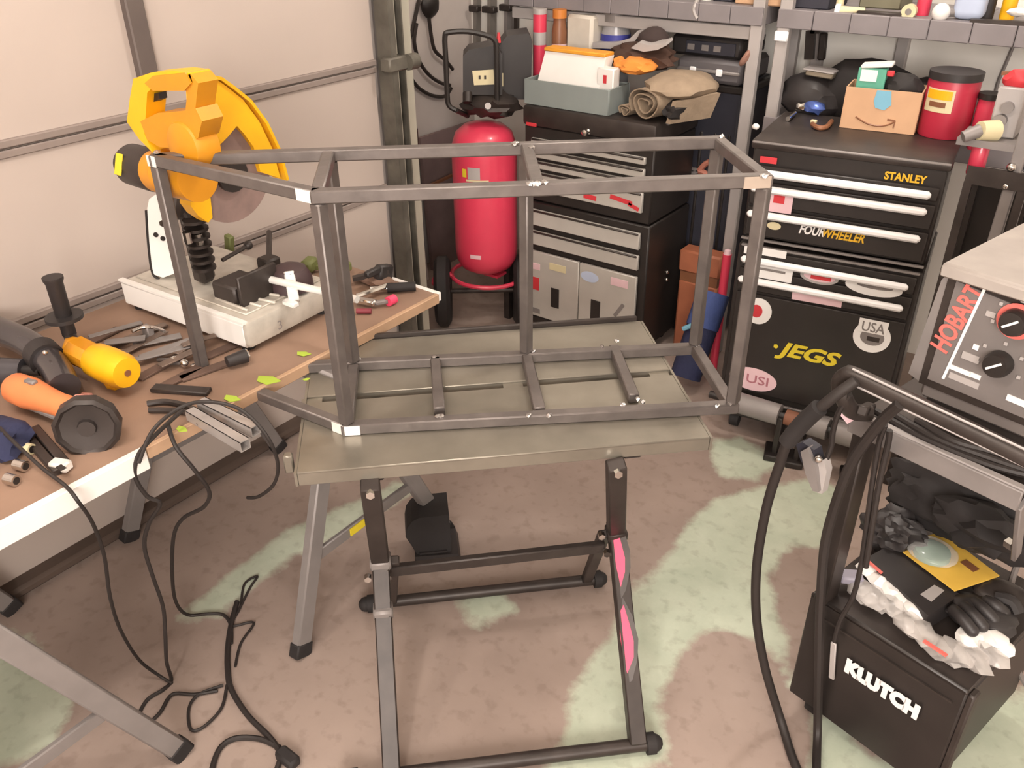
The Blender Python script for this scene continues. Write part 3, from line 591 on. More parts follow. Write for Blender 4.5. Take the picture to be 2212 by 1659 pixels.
def rtext(body, px, py, wpx, hpx, m, par, bold=.0, shear=0.0, off=-.0112, label=None):
    x, z = rp_(px, py, off); k = mpp(Pp(px, py, rq0, rn))
    rc.text('lettering', body, hpx*k*1.4, m, (x, off, z), X, Z, par, bold, shear=shear, label=label, fit=(wpx*k/.94, hpx*k*1.05))
rs(1660, 346, 34, 13, M_REDS, None, 'red badge', name='badge', off=-.004)
rtext('STANLEY', 1956, 384, 80, 17, M_GOLD, None, .0012, off=-.004, label='gold lettering')
s = rs(1687, 437, 46, 44, M_PALEP, drs[1], 'white sticker with red square'); rs(1683, 430, 22, 18, M_REDS, drs[1], None, off=-.011, name='sticker_print')
rs(1672, 488, 28, 16, M_CREAM, drs[2], 'cream sticker', kind='disc')
rtext('FOUR', 1754, 498, 50, 20, M_LTR, drs[2], .0012, shear=.25, label='white lettering'); rtext('WHEELER', 1822, 509, 82, 20, M_GOLD, drs[2], .0012, shear=.25, label='amber lettering')
rs(1665, 546, 62, 16, M_LTR, drs[3], 'white sticker'); rs(1615, 540, 14, 16, M_LTR, drs[3])
rs(1660, 588, 95, 30, M_LTR, drs[4], 'white label with small print')
rs(1664, 584, 60, 5, M_GREY, drs[4], None, off=-.011, name='sticker_print')
rs(1770, 598, 76, 32, M_LGREY, drs[4], 'pale oval sticker', kind='disc'); rs(1770, 598, 62, 22, M_PALEP, drs[4], None, kind='disc', off=-.011, name='sticker_print'); rs(1773, 601, 40, 8, M_REDS, drs[4], None, off=-.0122, name='sticker_print')
rs(1887, 621, 110, 38, M_LTR, drs[4], 'white oval sticker', kind='disc'); rs(1890, 619, 70, 12, M_GREY, drs[4], None, kind='disc', off=-.011, name='sticker_print')
rs(1764, 647, 98, 17, M_PALEP, door, 'long pale pink sticker', rot=-.02)
rs(1638, 672, 54, 58, M_LTR, door, 'round white and red sticker', kind='disc'); rs(1634, 672, 24, 28, M_REDS, door, None, kind='disc', off=-.011, name='sticker_print')
rtext('JEGS', 1744, 769, 128, 42, M_YLAB, door, .0035, shear=.3, label='yellow lettering'); x, z = rp_(1676, 748, -.0112); rc.part('star', MB().lathe([(.009, 0), (.009, .001)], (x, -.0112, z), R=Matrix.Rotation(math.pi/2, 3, 'X'), seg=5), M_YLAB, door)
rs(1883, 728, 72, 70, M_LTR, door, 'round white club sticker', kind='disc'); rs(1884, 729, 46, 36, M_GREY, door, None, kind='disc', off=-.011, name='sticker_print'); rs(1886, 733, 24, 10, M_BLKM, door, None, off=-.0122, name='sticker_print'); rs(1886, 706, 56, 30, M_LTR, door, None, off=-.0122, name='sticker_print')
rtext('USA', 1887, 708, 44, 22, M_GREY, door, .0006, off=-.0136)
rs(1626, 819, 96, 52, M_PALEP, door, 'oval pale pink sticker', kind='disc'); rtext('USI', 1636, 821, 44, 20, mat('faded_rose', (170, 110, 120), .6), door, .0004)
# ================================================================== SHELVING UNITS ON THE BACK WALL
def shelving(name, label, xa, xb, posts, yf=3.2, d=.42, zl=(1.33,), rail=True):
    t = Thing('shelving_unit', label, 'shelving', ((xa+xb)/2, yf+d/2, 0), group='grey shelving units along the back wall')
    for x, y in posts: t.part('post', MB().box((x, y, .85), (.045, .035, 1.70), bev=.004), M_LGREY, world=True, smooth=False)
    for zz_ in zl:
        n_ = max(3, int(round((xb-xa)/.125))); w_ = (xb-xa)/n_
        for i in range(n_):
            j = random.uniform(-.003, .003)
            t.part('deck_board', MB().box((xa+w_*(i+.5), yf+d/2-.012+j, zz_+.033), (w_-.002, d+.02+random.uniform(-.004, .004), .062), bev=.0025), M_SHELF, world=True, smooth=False)
        if rail: t.part('rail', MB().box(((xa+xb)/2, yf+.012, zz_-.028), (xb-xa, .02, .045), bev=.003), M_LGREY, world=True, smooth=False)
    return t
shelving('a', 'grey shelving unit on the back wall behind the left tool chest', -2.35, -1.222, [(-1.245, 3.20), (-1.245, 3.60), (-2.33, 3.60)], zl=(1.335,))
sb_ = shelving('b', 'grey shelving unit on the back wall behind the right tool chest', -1.17, .35, [(-1.145, 3.20), (-1.145, 3.62), (-.84, 3.66), (.33, 3.22)], zl=(1.335, .965), rail=False)
sb_.part('post_collar', MB().box((-1.145, 3.178, 1.31), (.05, .012, .035), bev=.004), M_SILV, world=True)
# ------------------------------------------------ standing clutter: a box, can or jar at a depth
def span(xa, xb, yt, Yp, zb_):
    """centre x, width and height of something between two image columns at depth Yp standing on zb_"""
    ym = yt; a, b = Py(xa, ym, Yp), Py(xb, ym, Yp); return (a.x+b.x)/2, b.x-a.x, Py((xa+xb)/2, yt, Yp).z-zb_
def sbox(name, label, cat, xa, xb, yt, Yp, zb_, m, dp=.12, group=None, h=None, bev=.004, rz=0, parts=None):
    cx, wd, ht = span(xa, xb, yt, Yp, zb_); ht = h or ht
    t = Thing(name, label, cat, (cx, Yp+dp/2, zb_), rz=rz, group=group); t.part('body', MB().box((0, 0, ht/2), (wd, dp, ht), bev=bev), m); t.w, t.h, t.d = wd, ht, dp; return t
def scyl(name, label, cat, xa, xb, yt, Yp, zb_, m, capm=None, group=None, h=None, neck=.45, shoulder=.75):
    cx, wd, ht = span(xa, xb, yt, Yp, zb_); ht = h or ht; r = wd/2
    t = Thing(name, label, cat, (cx, Yp+r, zb_), group=group)
    t.part('body', MB().lathe([(r*.92, 0), (r, .006), (r, ht*shoulder), (r*neck, ht*(shoulder+.1)), (r*neck, ht*.9)], seg=20), m)
    t.part('cap', MB().cyl((0, 0, ht*.9), (0, 0, ht), r*neck*1.15, seg=16), capm or m); t.r, t.h = r, ht; return t
ZS = 1.399   # top of the shelf boards
Yb = 3.23
t = sbox('cardboard_box', 'pinkish cardboard box on the upper shelf above the grey posts', 'box', 1594, 1698, -60, Yb, ZS, M_CARD, .2)
t.part('flap', MB().box((0, -.102, t.h*.55), (t.w*.96, .003, t.h*.5)), M_CARD)
t = sbox('black_case', 'black lidded case on the upper shelf right of the cardboard box', 'case', 1704, 1802, -50, Yb, ZS, M_DBLU, .2)
t.part('lid', MB().box((0, 0, t.h+.008), (t.w+.01, .21, .016), bev=.004), M_BLK); t.part('latch', MB().box((0, -.104, t.h*.8), (.03, .006, .03)), M_GREY)
scyl('jar', 'pale slim bottle on the upper shelf between the black case and a dark bar', 'bottle', 1815, 1832, -60, Yb, ZS, M_CREAM, M_WHITE)
t = Thing('caulk_nozzle', 'cream nozzle fitting lying on the front edge of the upper shelf', 'fitting', Py(1832, 34, 3.22))
t.part('body', MB().cyl((-.03, 0, .014), (.05, .01, .02), .016, .008), M_CREAM); t.part('collar', MB().cyl((-.045, -.002, .014), (-.028, 0, .014), .022), M_WHITE)
t = sbox('parts_box', 'grey green box on the upper shelf behind a dark bar', 'box', 1868, 1960, -60, 3.36, ZS, mat('olive_box', (112, 108, 88), .7), .16)
t.part('lid', MB().box((0, 0, t.h), (t.w+.008, .168, .02), bev=.003), M_GREY)
solo('dark_bar', 'dark flat bar lying along the front of the upper shelf', 'bar', MB().bar(Py(1852, 31, 3.215)+Z*.004, Py(1948, 37, 3.215)+Z*.004, .03, .018, bev=.003), M_BLKM)
t = Thing('tape_roll', 'small round beige tape roll standing on the upper shelf end of the dark bar', 'tape roll', Py(1960, 42, 3.215))
t.part('roll', MB().cyl((0, -.008, .024), (0, .016, .024), .023, seg=24), M_CREAM); t.part('core', MB().cyl((0, -.0095, .024), (0, -.007, .024), .010, seg=16), M_GREY)
scyl('spray_can', 'red spray can on the upper shelf beside the pale blue jug', 'spray can', 1992, 2024, -60, 3.25, ZS, M_RED, M_WHITE)
t = Thing('light_bulb', 'white round bulb lying in front of the red spray can', 'bulb', Py(2028, 47, 3.213))
t.part('globe', MB().sph((0, 0, .028), .028), M_WHITE); t.part('screw_base', MB().cyl((.02, .012, .028), (.05, .03, .028), .013, seg=14), M_GREY)
t = Thing('jug', 'pale blue plastic jug on the upper shelf', 'jug', (span(2056, 2126, 20, 3.215, ZS)[0], 3.28, ZS)); jw = span(2056, 2126, 20, 3.215, ZS)[1]
t.part('body', MB().box((0, 0, .11), (jw, .13, .22), bev=.025, seg=3), M_BLUEB); t.part('handle', MB().tube([(jw*.2, 0, .21), (jw*.2, 0, .26), (-jw*.3, 0, .27), (-jw*.4, 0, .21)], .011, n=5), M_BLUEB); t.part('cap', MB().cyl((-.01, 0, .22), (-.01, 0, .25), .022), M_CYAN)
scyl('dark_bottle', 'dark bottle on the upper shelf right of the pale blue jug', 'bottle', 2134, 2168, -60, 3.26, ZS, M_PLAS, M_BLK)
scyl('yellow_bottle', 'yellow bottle at the right end of the upper shelf', 'bottle', 2180, 2215, -60, 3.28, ZS, M_YEL, M_WHITE)
solo('paint_knife', 'white crumpled rag lying before the yellow bottle', 'rag', MB().blob(Py(2198, 34, 3.22)+Z*.01, (.03, .02, .014), .3, 2, 9, 2), M_WHITE).name = 'white_rag'
t = Thing('level_tool', 'dark flat tool hanging over the right end of the upper shelf', 'tool', Py(2155, 50, 3.2))
t.part('blade', MB().bar(Py(2095, 50, 3.195)+Z*.006, Py(2230, 56, 3.195)+Z*.006, .025, .014), M_BLKM, world=True); t.part('arm', MB().bar(Py(2145, 56, 3.183), Py(2122, 84, 3.183), .012, .016), M_BLKM, world=True)
scyl('green_bottle', 'dark green bottle at the left end of the upper shelf', 'bottle', 1350, 1378, -60, 3.26, ZS, mat('dark_green', (24, 62, 58), .4), M_BLK)
t = sbox('drill_case', 'black tool case on the upper shelf left of a white bottle', 'case', 1385, 1490, -50, 3.26, ZS, M_BLK, .2); t.part('handle', MB().tube([(-.05, -.1, t.h*.7), (-.05, -.125, t.h*.7), (.05, -.125, t.h*.7), (.05, -.1, t.h*.7)], .007, n=3), M_PLAS)
scyl('white_bottle', 'white bottle with blue cap on the upper shelf left of the cardboard box', 'bottle', 1516, 1538, -60, 3.25, ZS, M_WHITE, M_BLUE)
t = sbox('dark_bin', 'dark bin on the upper shelf just left of the cardboard box', 'bin', 1545, 1590, -60, 3.26, ZS, M_DBLU, .18); t.part('rim', MB().box((0, 0, t.h), (t.w+.01, .19, .012)), M_BLK)
solo('hanging_hook', 'pale hose end drooping over the upper shelf edge', 'hose', MB().tube([Py(1512, -12, 3.24), Py(1503, 8, 3.185), Py(1499, 22, 3.180), Py(1506, 40, 3.182)], .008, n=5), M_LGREY)
solo('screw_lid', 'tiny yellow cap on the shelf edge beside the cardboard box', 'cap', MB().lathe([(.016, 0), (.018, .01), (.014, .024), (.005, .028)], Py(1697, 22, 3.21), seg=14), M_YLAB)
# ------------------------------------------------ on the left chest's lid
ZL = 1.017
def lidz(px, Yp): return Vector((Py(px, 200, Yp).x, Yp, ZL))
t = Thing('grey_bin', 'blue grey metal bin holding white boxes on the left tool chest', 'bin', ((Py(1134, 200, 2.898).x+Py(1316, 220, 2.898).x)/2, 2.973, ZL)); bw = Py(1316, 220, 2.898).x-Py(1134, 200, 2.898).x; bh = Py(1215, 180, 2.898).z-ZL
M_BING = mat('bin_grey', (138, 146, 144), .55, .1, var=.06)
t.part('front', MB().box((0, -.078, bh/2), (bw, .006, bh), bev=.002), M_BING); t.part('back', MB().box((0, .078, bh/2), (bw, .006, bh), bev=.002), M_BING)
for s_ in (-1, 1): t.part('side', MB().box((s_*(bw/2-.003), 0, bh/2), (.006, .15, bh), bev=.002), M_BING)
t.part('bottom', MB().box((0, 0, .004), (bw-.01, .15, .006)), M_BING)
cx, wd, _ = span(1163, 1300, 130, 2.936, ZL)
t = Thing('white_box', 'white box with orange lid edge leaning in the grey bin', 'box', (cx, 2.973, ZL+.007)); wh = Py(1230, 112, 2.991).z-ZL-.007
t.part('body', MB().poly3([(-wd/2-.008, -.068, 0), (wd/2-.01, -.068, 0), (wd/2, -.005, wh), (-wd/2+.012, -.005, wh)], (0, .06, 0)), M_WHITE)
t.part('lid', MB().box((.004, .022, wh+.006), (wd-.01, .07, .014), bev=.003), mat('orange_card', (226, 156, 50), .6, var=.05), label='orange lid')
t = sbox('small_carton', 'small white carton with red mark standing right of the white box', 'carton', 1290, 1326, 148, 2.936, ZL+.007, M_WHITE, .05); t.part('mark', MB().box((0, -.0262, t.h*.75), (.014, .002, .03)), M_REDS)
t = Thing('cylinder_tube', 'tall red tube standing behind the grey bin', 'tube', lidz(1165, 3.103)); r = mpp(t.e.location)*14; hh = Py(1168, 30, 3.103).z-ZL
t.part('tube', MB().cyl((0, 0, 0), (0, 0, hh), r, seg=20), M_RED); t.part('label', MB().cyl((0, 0, hh*.62), (0, 0, hh*.78), r*1.01, seg=20), M_LGREY, label='grey label'); t.part('cap', MB().cyl((0, 0, hh), (0, 0, hh+.02), r*1.05, seg=20), M_LGREY)
t = scyl('brown_bottle', 'tall amber brown bottle between the red tube and a white canister', 'bottle', 1186, 1214, 22, 3.121, ZL, M_BRN, mat('amber_cap', (196, 120, 50), .5), neck=.8)
t.part('label', MB().cyl((0, 0, t.h*.25), (0, 0, t.h*.6), t.r*1.01, seg=20), M_PALEP)
t = sbox('white_canister', 'white square canister behind the white box', 'canister', 1222, 1280, 33, 3.159, ZL, mat('bone_plastic', (200, 192, 180), .5), .10, bev=.012); t.part('handle', MB().tube([(-t.w/2, 0, t.h*.9), (-t.w/2-.02, 0, t.h*.8), (-t.w/2-.015, 0, t.h*.55), (-t.w/2, 0, t.h*.5)], .008, n=4), M_LGREY)
t = scyl('jar', 'clear jar with blue label behind the chest', 'jar', 1288, 1345, 30, 3.196, ZL, mat('jar_plastic', (150, 148, 150), .25), M_GREY, neck=.85); t.part('label', MB().cyl((0, 0, t.h*.45), (0, 0, t.h*.75), t.r*1.01, seg=20), mat('blue_label', (58, 62, 140), .5))
solo('white_tray', 'white curved plastic tray behind the orange cloth', 'tray', MB().poly3([Py(*p, 3.159) for p in ((1280, 92), (1330, 92), (1362, 82), (1378, 66), (1382, 74), (1366, 96), (1330, 106), (1280, 104))], (0, .10, 0)), M_LGREY)
t = Thing('cap', 'dark baseball cap with pale brim on the clutter behind the khaki roll', 'cap', Py(1410, 100, 3.066)); c = Py(1412, 84, 3.121)
t.part('crown', MB().blob(c+Z*.0, (.062, .06, .042), .08, 1.5, 2, flat=-.5), mat('dark_wool', (58, 46, 44), .9), world=True); t.part('brim', MB().poly3([Py(*p, 3.038) for p in ((1362, 104), (1380, 92), (1400, 98), (1425, 96), (1438, 92), (1440, 98), (1420, 108), (1390, 112))], (0, .05, .012)), M_LGREY, world=True)
solo('brown_cloth', 'dark brown cloth heap under the cap', 'cloth', MB().blob(Py(1385, 122, 3.121), (.14, .10, .05), .35, 2.2, 5), mat('dark_brown_cloth', (70, 48, 38), .9, bump=.2))
solo('orange_cloth', 'orange cloth lying on top of the khaki roll', 'cloth', MB().blob(Py(1372, 140, 3.038), (.088, .075, .032), .25, 2, 8), mat('orange_cloth', (224, 140, 60), .85, bump=.2))
# khaki canvas roll: spiral end, sheet draped over
t = Thing('canvas_roll', 'khaki canvas tarp rolled up on the left tool chest', 'tarp', lidz(1400, 3.019))
e0 = Vector((Py(1392, 225, 2.898).x, 2.898, ZL)); rr = .062; ax_ = Vector((.28, 1, 0)).normalized(); side = Vector((ax_.y, -ax_.x, 0))
def spiral(c, r0, r1, turns, L, th, sq=.75, ph=0):
    mb = MB(); n = 60; A = []
    for i in range(n+1):
        a = ph+turns*2*math.pi*i/n; r = r0+(r1-r0)*i/n+.004*math.sin(3*a)
        p = c+side*(r*math.cos(a))+Z*(r*sq*math.sin(a)); o = (side*math.cos(a)+Z*sq*math.sin(a))*th
        A.append([mb.bm.verts.new(p), mb.bm.verts.new(p+o), mb.bm.verts.new(p+o+ax_*L), mb.bm.verts.new(p+ax_*L)])
    for a, b in zip(A, A[1:]):
        for k in range(4): mb.bm.faces.new((a[k], a[(k+1) % 4], b[(k+1) % 4], b[k]))
    mb.bm.faces.new(A[0]); mb.bm.faces.new(A[-1][::-1]); return mb
t.part('roll', spiral(e0+Z*.062, .018, .078, 2.6, .30, .006), M_KHAKI, world=True); t.part('roll', spiral(e0+Z*.022-side*.10, .008, .03, 1.6, .28, .005, .7), M_KHAKI, world=True)
dr_ = MB().blob(e0+Z*.115+ax_*.16+side*.03, (.125, .15, .048), .14, 1.6, 4, R=Matrix.Rotation(-.3, 3, 'Z'), flat=-.55); t.part('draped_sheet', dr_, M_KHAKI, world=True)
t.part('side_fold', MB().poly3([e0+side*.085+ax_*.03+Z*.005, e0+side*.13+ax_*.2+Z*.01, e0+side*.15+ax_*.22+Z*.10, e0+side*.10+ax_*.04+Z*.085], side*.02), M_KHAKI, world=True)
t = Thing('tool_pouch', 'black tool pouch with grey strap at the right end of the left chest', 'pouch', lidz(1480, 3.047)); pc = lidz(1480, 3.02)
t.part('pouch', MB().blob(pc+Z*.045, (.055, .13, .05), .22, 2, 6, flat=-.85), M_RUB, world=True); t.part('strap', MB().bar(Py(1440, 268, 2.917), Py(1508, 226, 3.010), .022, .006), M_GREY, world=True)
# ------------------------------------------------ stack between the chests
t = sbox('storage_tote', 'tall black storage tote standing beneath the upper shelf beside the left chest', 'tote', 1478, 1612, 178, 3.27, .0, M_DBLU, .30, bev=.02); TH_ = t.h
t.part('rim', MB().box((0, 0, t.h-.02), (t.w+.02, .32, .03), bev=.006), M_BLK)
for i in range(4): t.part('rib', MB().box((-t.w*.35+i*t.w*.23, -.152, t.h*.45), (.012, .01, t.h*.75), bev=.003), M_BLK)
t2 = sbox('grey_lid_case', 'grey plastic case with latches on top of the black tote', 'case', 1462, 1606, 128, 3.24, TH_, mat('grey_lid', (92, 88, 90), .5), .28, bev=.015); T2 = TH_+t2.h
t2.part('lip', MB().box((0, -.142, t2.h*.5), (t2.w*.96, .012, .014), bev=.004), M_GREY)
for x in (-.06, .05): t2.part('latch', MB().box((x, -.15, t2.h*.5), (.026, .01, .026), bev=.003), M_SILV)
t3 = sbox('radio_case', 'dark boxy case with grey lettering shapes on top of the stack under the shelf', 'case', 1452, 1606, 78, 3.27, T2, M_PLAS, .24, bev=.012)
t3.part('front_panel', MB().box((.02, -.122, t3.h*.45), (t3.w*.7, .006, t3.h*.6), bev=.002), M_DBLU)
for x in (-.06, 0, .05): t3.part('mark', MB().box((x, -.126, t3.h*.45), (.03, .003, .022), bev=.001), M_GREY)
solo('pink_glove', 'pinkish leather glove poking out beside the grey post', 'glove', MB().blob(Py(1612, 124, 3.19), (.014, .02, .035), .3, 2, 4, 2, R=Matrix.Rotation(.5, 3, 'Y')), mat('pink_leather', (150, 112, 98), .8))
t = Thing('pliers', 'reddish handled pliers hanging in the gap behind the frame', 'pliers', Py(1528, 380, 3.255)); t.part('jaw', MB().bar(Py(1488, 362, 3.255), Py(1512, 368, 3.255), .012, .012).bar(Py(1490, 374, 3.255), Py(1512, 370, 3.255), .012, .012), M_GREY, world=True)
for a in ((1532, 350), (1536, 386)): t.part('handle', MB().tube([Py(1510, 369, 3.255), Py(1522, (369+a[1])/2-4, 3.255), Py(*a, 3.255)], .012, n=4), mat('salmon_grip', (176, 112, 94), .6), world=True)
M_ORC = mat('orange_brown_crate', (160, 96, 68), .6, var=.15)
ox0, ox1 = Py(1466, 560, 3.08).x, Py(1558, 560, 3.08).x; oz = Py(1500, 545, 3.08).z; ow = ox1-ox0
oc = Thing('orange_crate', 'orange brown crate with a dark band in the gap between the chests', 'crate', ((ox0+ox1)/2, 3.12, 0))
oc.part('body', MB().box((0, 0, oz*.36), (ow*.94, .07, oz*.72), bev=.01), M_ORC); oc.part('top_band', MB().box((0, 0, oz*.9), (ow, .08, oz*.2), bev=.008), M_ORC); oc.part('recessed_band', MB().box((0, 0, oz*.76), (ow*.9, .06, oz*.1)), M_BRN)  # brown band set in between body and top band
t = Thing('red_bottle', 'thin red bottle standing against the side of the right chest', 'bottle', Vector((Py(1570, 560, 2.96).x, 2.96, 0))); z0_, z1_ = Py(1566, 612, 2.96).z, Py(1572, 538, 2.96).z; r = mpp(t.e.location)*9
t.part('body', MB().cyl((0, 0, 0), (0, 0, z1_-.02), r), M_RED); t.part('cap', MB().lathe([(r*.9, z1_-.02), (r*.7, z1_-.005), (.004, z1_)], seg=14), M_PALEP)
t = Thing('folded_chair', 'blue folded camp chair in its bag leaning beside the right chest', 'bag', Pz(1480, 850, 0)); b0, b1 = Pz(1480, 815, .06), Py(1543, 628, 2.98)
t.part('bag', MB().tube([b0, b0.lerp(b1, .3), b0.lerp(b1, .6), b0.lerp(b1, .8)], .062, seg=12, n=3), M_NAVY, world=True); t.part('upper_bag', MB().tube([b0.lerp(b1, .58), b0.lerp(b1, .8), b0.lerp(b1, .98)], .066, seg=10, n=3), M_BLUE, world=True); t.part('strap', MB().tube([b0.lerp(b1, .95)+Vector((-.03, -.06, 0)), b0.lerp(b1, .75)+Vector((.0, -.085, 0)), b0.lerp(b1, .6)+Vector((-.05, -.07, 0))], .010, n=5), M_CYAN, world=True)
# ------------------------------------------------ on the right chest
ZR = 1.090
def on(px, py, z): return Pz(px, py, z)
def rbox(name, label, cat, bx, by, wpx, hpx, dp, m, rz=ra, bev=.004, z=ZR):
    L_ = on(bx, by, z); k = mpp(L_); wd, ht = wpx*k, hpx*k/.93
    t = Thing(name, label, cat, L_+rn*dp/2, rz=rz); t.w, t.h, t.d = wd, ht, dp
    return t
t = rbox('carton', 'open cardboard carton with a curved arrow print on the right tool chest', 'box', 1892, 283, 150, 80, .13, M_CARD)
hw, hd_ = t.w/2, t.d/2
t.part('front', MB().box((0, -hd_, t.h/2), (t.w, .004, t.h)), M_CARD); t.part('back', MB().box((0, hd_, t.h/2), (t.w, .004, t.h)), M_CARD)
for s_ in (-1, 1): t.part('side', MB().box((s_*hw, 0, t.h/2), (.004, t.d, t.h)), M_CARD)
t.part('bottom', MB().box((0, 0, .003), (t.w, t.d, .004)), M_CARD)
fr_ = t.part('arrow_print', MB().tube([(-hw*.62, -hd_-.0025, t.h*.30), (-hw*.3, -hd_-.0025, t.h*.17), (.0, -hd_-.0025, t.h*.13), (hw*.25, -hd_-.0025, t.h*.17), (hw*.45, -hd_-.0025, t.h*.27)], .0028, seg=6, n=5).bar((hw*.46, -hd_-.0025, t.h*.29), (hw*.24, -hd_-.0025, t.h*.31), .003, .006).bar((hw*.46, -hd_-.0025, t.h*.29), (hw*.44, -hd_-.0025, t.h*.12), .003, .006), M_BRN, label='dark curved arrow')
t.part('tape', MB().poly3([(-.02, -hd_-.0026, t.h*.98), (.022, -hd_-.0026, t.h*.98), (.03, -hd_-.0026, t.h*.66), (.012, -hd_-.0026, t.h*.52), (-.016, -hd_-.0026, t.h*.56), (-.024, -hd_-.0026, t.h*.72)], (0, -.001, 0)), M_CYAN, label='light blue tape patch')
carton = t
g = Thing('teal_box', 'teal and white small box standing in the cardboard carton', 'box', carton.M @ Vector((-hw*.45, 0, .005)), rz=ra); gh = carton.h*1.38
g.part('body', MB().box((0, 0, gh/2), (.085, .05, gh), bev=.003), M_TEAL); g.part('label', MB().box((-.008, -.026, gh*.87), (.05, .002, .035)), M_LTR, label='white label'); g.part('lid', MB().box((.01, 0, gh+.008), (.095, .056, .012), R=Matrix.Rotation(-.12, 3, 'Y'), bev=.003), M_WHITE)
g.part('red_tab', MB().box((.055, -.02, gh*.93), (.022, .012, .018), bev=.003), M_REDS)
solo('black_bundle', 'black cloth bundle stuffed in the cardboard carton', 'bundle', MB().blob(carton.M @ Vector((hw*.42, .01, carton.h*.98)), (.062, .05, .045), .2, 2.4, 11), M_RUB)
solo('black_bag', 'large black bag heaped on the shelf behind the cardboard carton', 'bag', MB().blob(Py(1868, 205, 3.30), (.19, .09, .12), .16, 1.7, 3, flat=-.7), M_RUB)
solo('dark_bag', 'dark grey bag slumped behind the blue packet on the right chest', 'bag', MB().blob(Py(1758, 208, 3.27), (.13, .09, .085), .15, 2, 7, flat=-.7), M_PLAS)
t = Thing('blue_packet', 'shiny blue foil packet lying left of the cardboard carton', 'packet', on(1760, 250, ZR)); c = on(1757, 246, ZR)
t.part('packet', MB().blob(c+Z*.022, (.04, .03, .022), .35, 2.2, 2, 2), mat('blue_foil', (84, 106, 176), .25, .5, var=.3), world=True); t.part('foil_end', MB().blob(c+Vector((-.045, -.01, .02)), (.018, .018, .014), .4, 2, 5, 2), M_CHROME, world=True)
solo('clamp_handle', 'small chrome fitting lying near the blue packet', 'fitting', MB().cyl(on(1701, 262, ZR)+Z*.008, on(1716, 250, ZR)+Z*.008, .008, seg=10), M_CHROME)
solo('white_plug', 'small white plug beside the base of the grey post', 'plug', MB().blob(on(1632, 280, ZR)+Z*.01, (.012, .010, .010), .2, 2, 3, 2), M_WHITE)
t = Thing('torch_tip', 'brown curled leather strap lying by the carton', 'strap', on(1775, 270, ZR)); t.part('strap', MB().tube([on(*p, ZR+.008) for p in ((1755, 268), (1768, 276), (1785, 274), (1796, 262))], .008, n=5), M_BRN, world=True); t.part('buckle', MB().box(on(1758, 262, ZR+.012), (.02, .014, .01), bev=.002), M_CREAM, world=True)
t = Thing('silver_tray', 'crumpled silver foil tray on the bags behind the right chest', 'tray', Py(1778, 162, 3.24)); t.part('tray', MB().box(Py(1776, 158, 3.24), (.10, .07, .02), R=Matrix.Rotation(.05, 3, 'Y'), bev=.004), mat('dull_foil', (150, 140, 124), .4, .5), world=True); t.part('rim', MB().box(Py(1776, 150, 3.24), (.11, .08, .005), R=Matrix.Rotation(.05, 3, 'Y')), M_LGREY, world=True)
solo('wall_hanging', 'dark narrow tools hanging in the shade below the shelf', 'tool', MB().bar(Py(1752, 66, 3.5), Py(1748, 128, 3.5), .035, .02).bar(Py(1752, 66, 3.5), Py(1770, 66, 3.5), .02, .02), M_BLKM)
solo('hanging_saw', 'second dark tool hanging right of the first below the shelf', 'tool', MB().bar(Py(1780, 70, 3.52), Py(1774, 130, 3.52), .03, .02, bev=.006), M_BLKM)
t = rbox('coffee_can', 'red round can with yellow and white label on the right tool chest', 'can', 2030, 301, 105, 122, .14, M_RED); r = t.w/2
t.part('body', MB().lathe([(r*.97, 0), (r, .006), (r, t.h*.9), (r*.97, t.h*.93)], seg=32), M_CAN); t.part('lid', MB().cyl((0, 0, t.h*.9), (0, 0, t.h*1.02), r*1.03, seg=32), M_PLAS)
def arc(z0, z1, a0, a1, rad, k=10):
    mb = MB(); P_ = [(rad*math.cos(a0+(a1-a0)*i/k), rad*math.sin(a0+(a1-a0)*i/k)) for i in range(k+1)]
    for (xa, ya), (xb, yb) in zip(P_, P_[1:]): mb.poly3([(xa, ya, z0), (xb, yb, z0), (xb, yb, z1), (xa, ya, z1)], Vector((xa, ya, 0)).normalized()*.0008)
    return mb
lb = t.part('label', arc(t.h*.42, t.h*.78, math.radians(-150), math.radians(-80), r*1.003), M_CREAM, label='cream label'); t.part('label_band', arc(t.h*.62, t.h*.76, math.radians(-145), math.radians(-85), r*1.012), M_YEL, lb, label='yellow band'); t.part('label_print', arc(t.h*.50, t.h*.58, math.radians(-135), math.radians(-95), r*1.012), M_BRN, lb)
solo('black_cover', 'black plastic sack behind the red can', 'sack', MB().blob(Py(2010, 225, 3.30), (.17, .08, .09), .15, 1.8, 12, flat=-.8), M_RUB)
# black stand right of the chest, red can and cream spray gun on it
st = Thing('black_stand', 'black metal stand with small tray right of the stacked tool chest', 'stand', (-.29, 2.80, 0)); zt_ = Py(2125, 398, 2.72).z
st.part('tray', MB().box((-.30, 2.80, zt_), (.16, .16, .012)).box((-.30, 2.722, zt_+.02), (.16, .006, .05)), M_BLKM, world=True)
for x, y in ((-.37, 2.73), (-.23, 2.73), (-.37, 2.87), (-.23, 2.87)): st.part('leg', MB().bar((x, y, 0), (x, y, zt_), .022, .022), M_BLKM, world=True)
st.part('dark_backing', MB().box((-.30, 2.885, zt_/2+.05), (.20, .008, zt_-.1)), M_BLK, world=True)  # made-up black sheet, keeps the gap behind the stand dark
st.part('shelf', MB().box((-.30, 2.80, .62), (.16, .16, .012)), M_BLKM, world=True)
t = scyl('red_canister', 'red plastic canister on the small black tray stand', 'canister', 2103, 2144, 295, 2.76, zt_+.006, M_RED, M_RED, neck=.7)
t = Thing('spray_gun', 'cream coloured heat gun resting on the red canister', 'heat gun', Py(2130, 300, 2.76)); g0 = Py(2152, 282, 2.78); g1 = Py(2094, 282, 2.72)
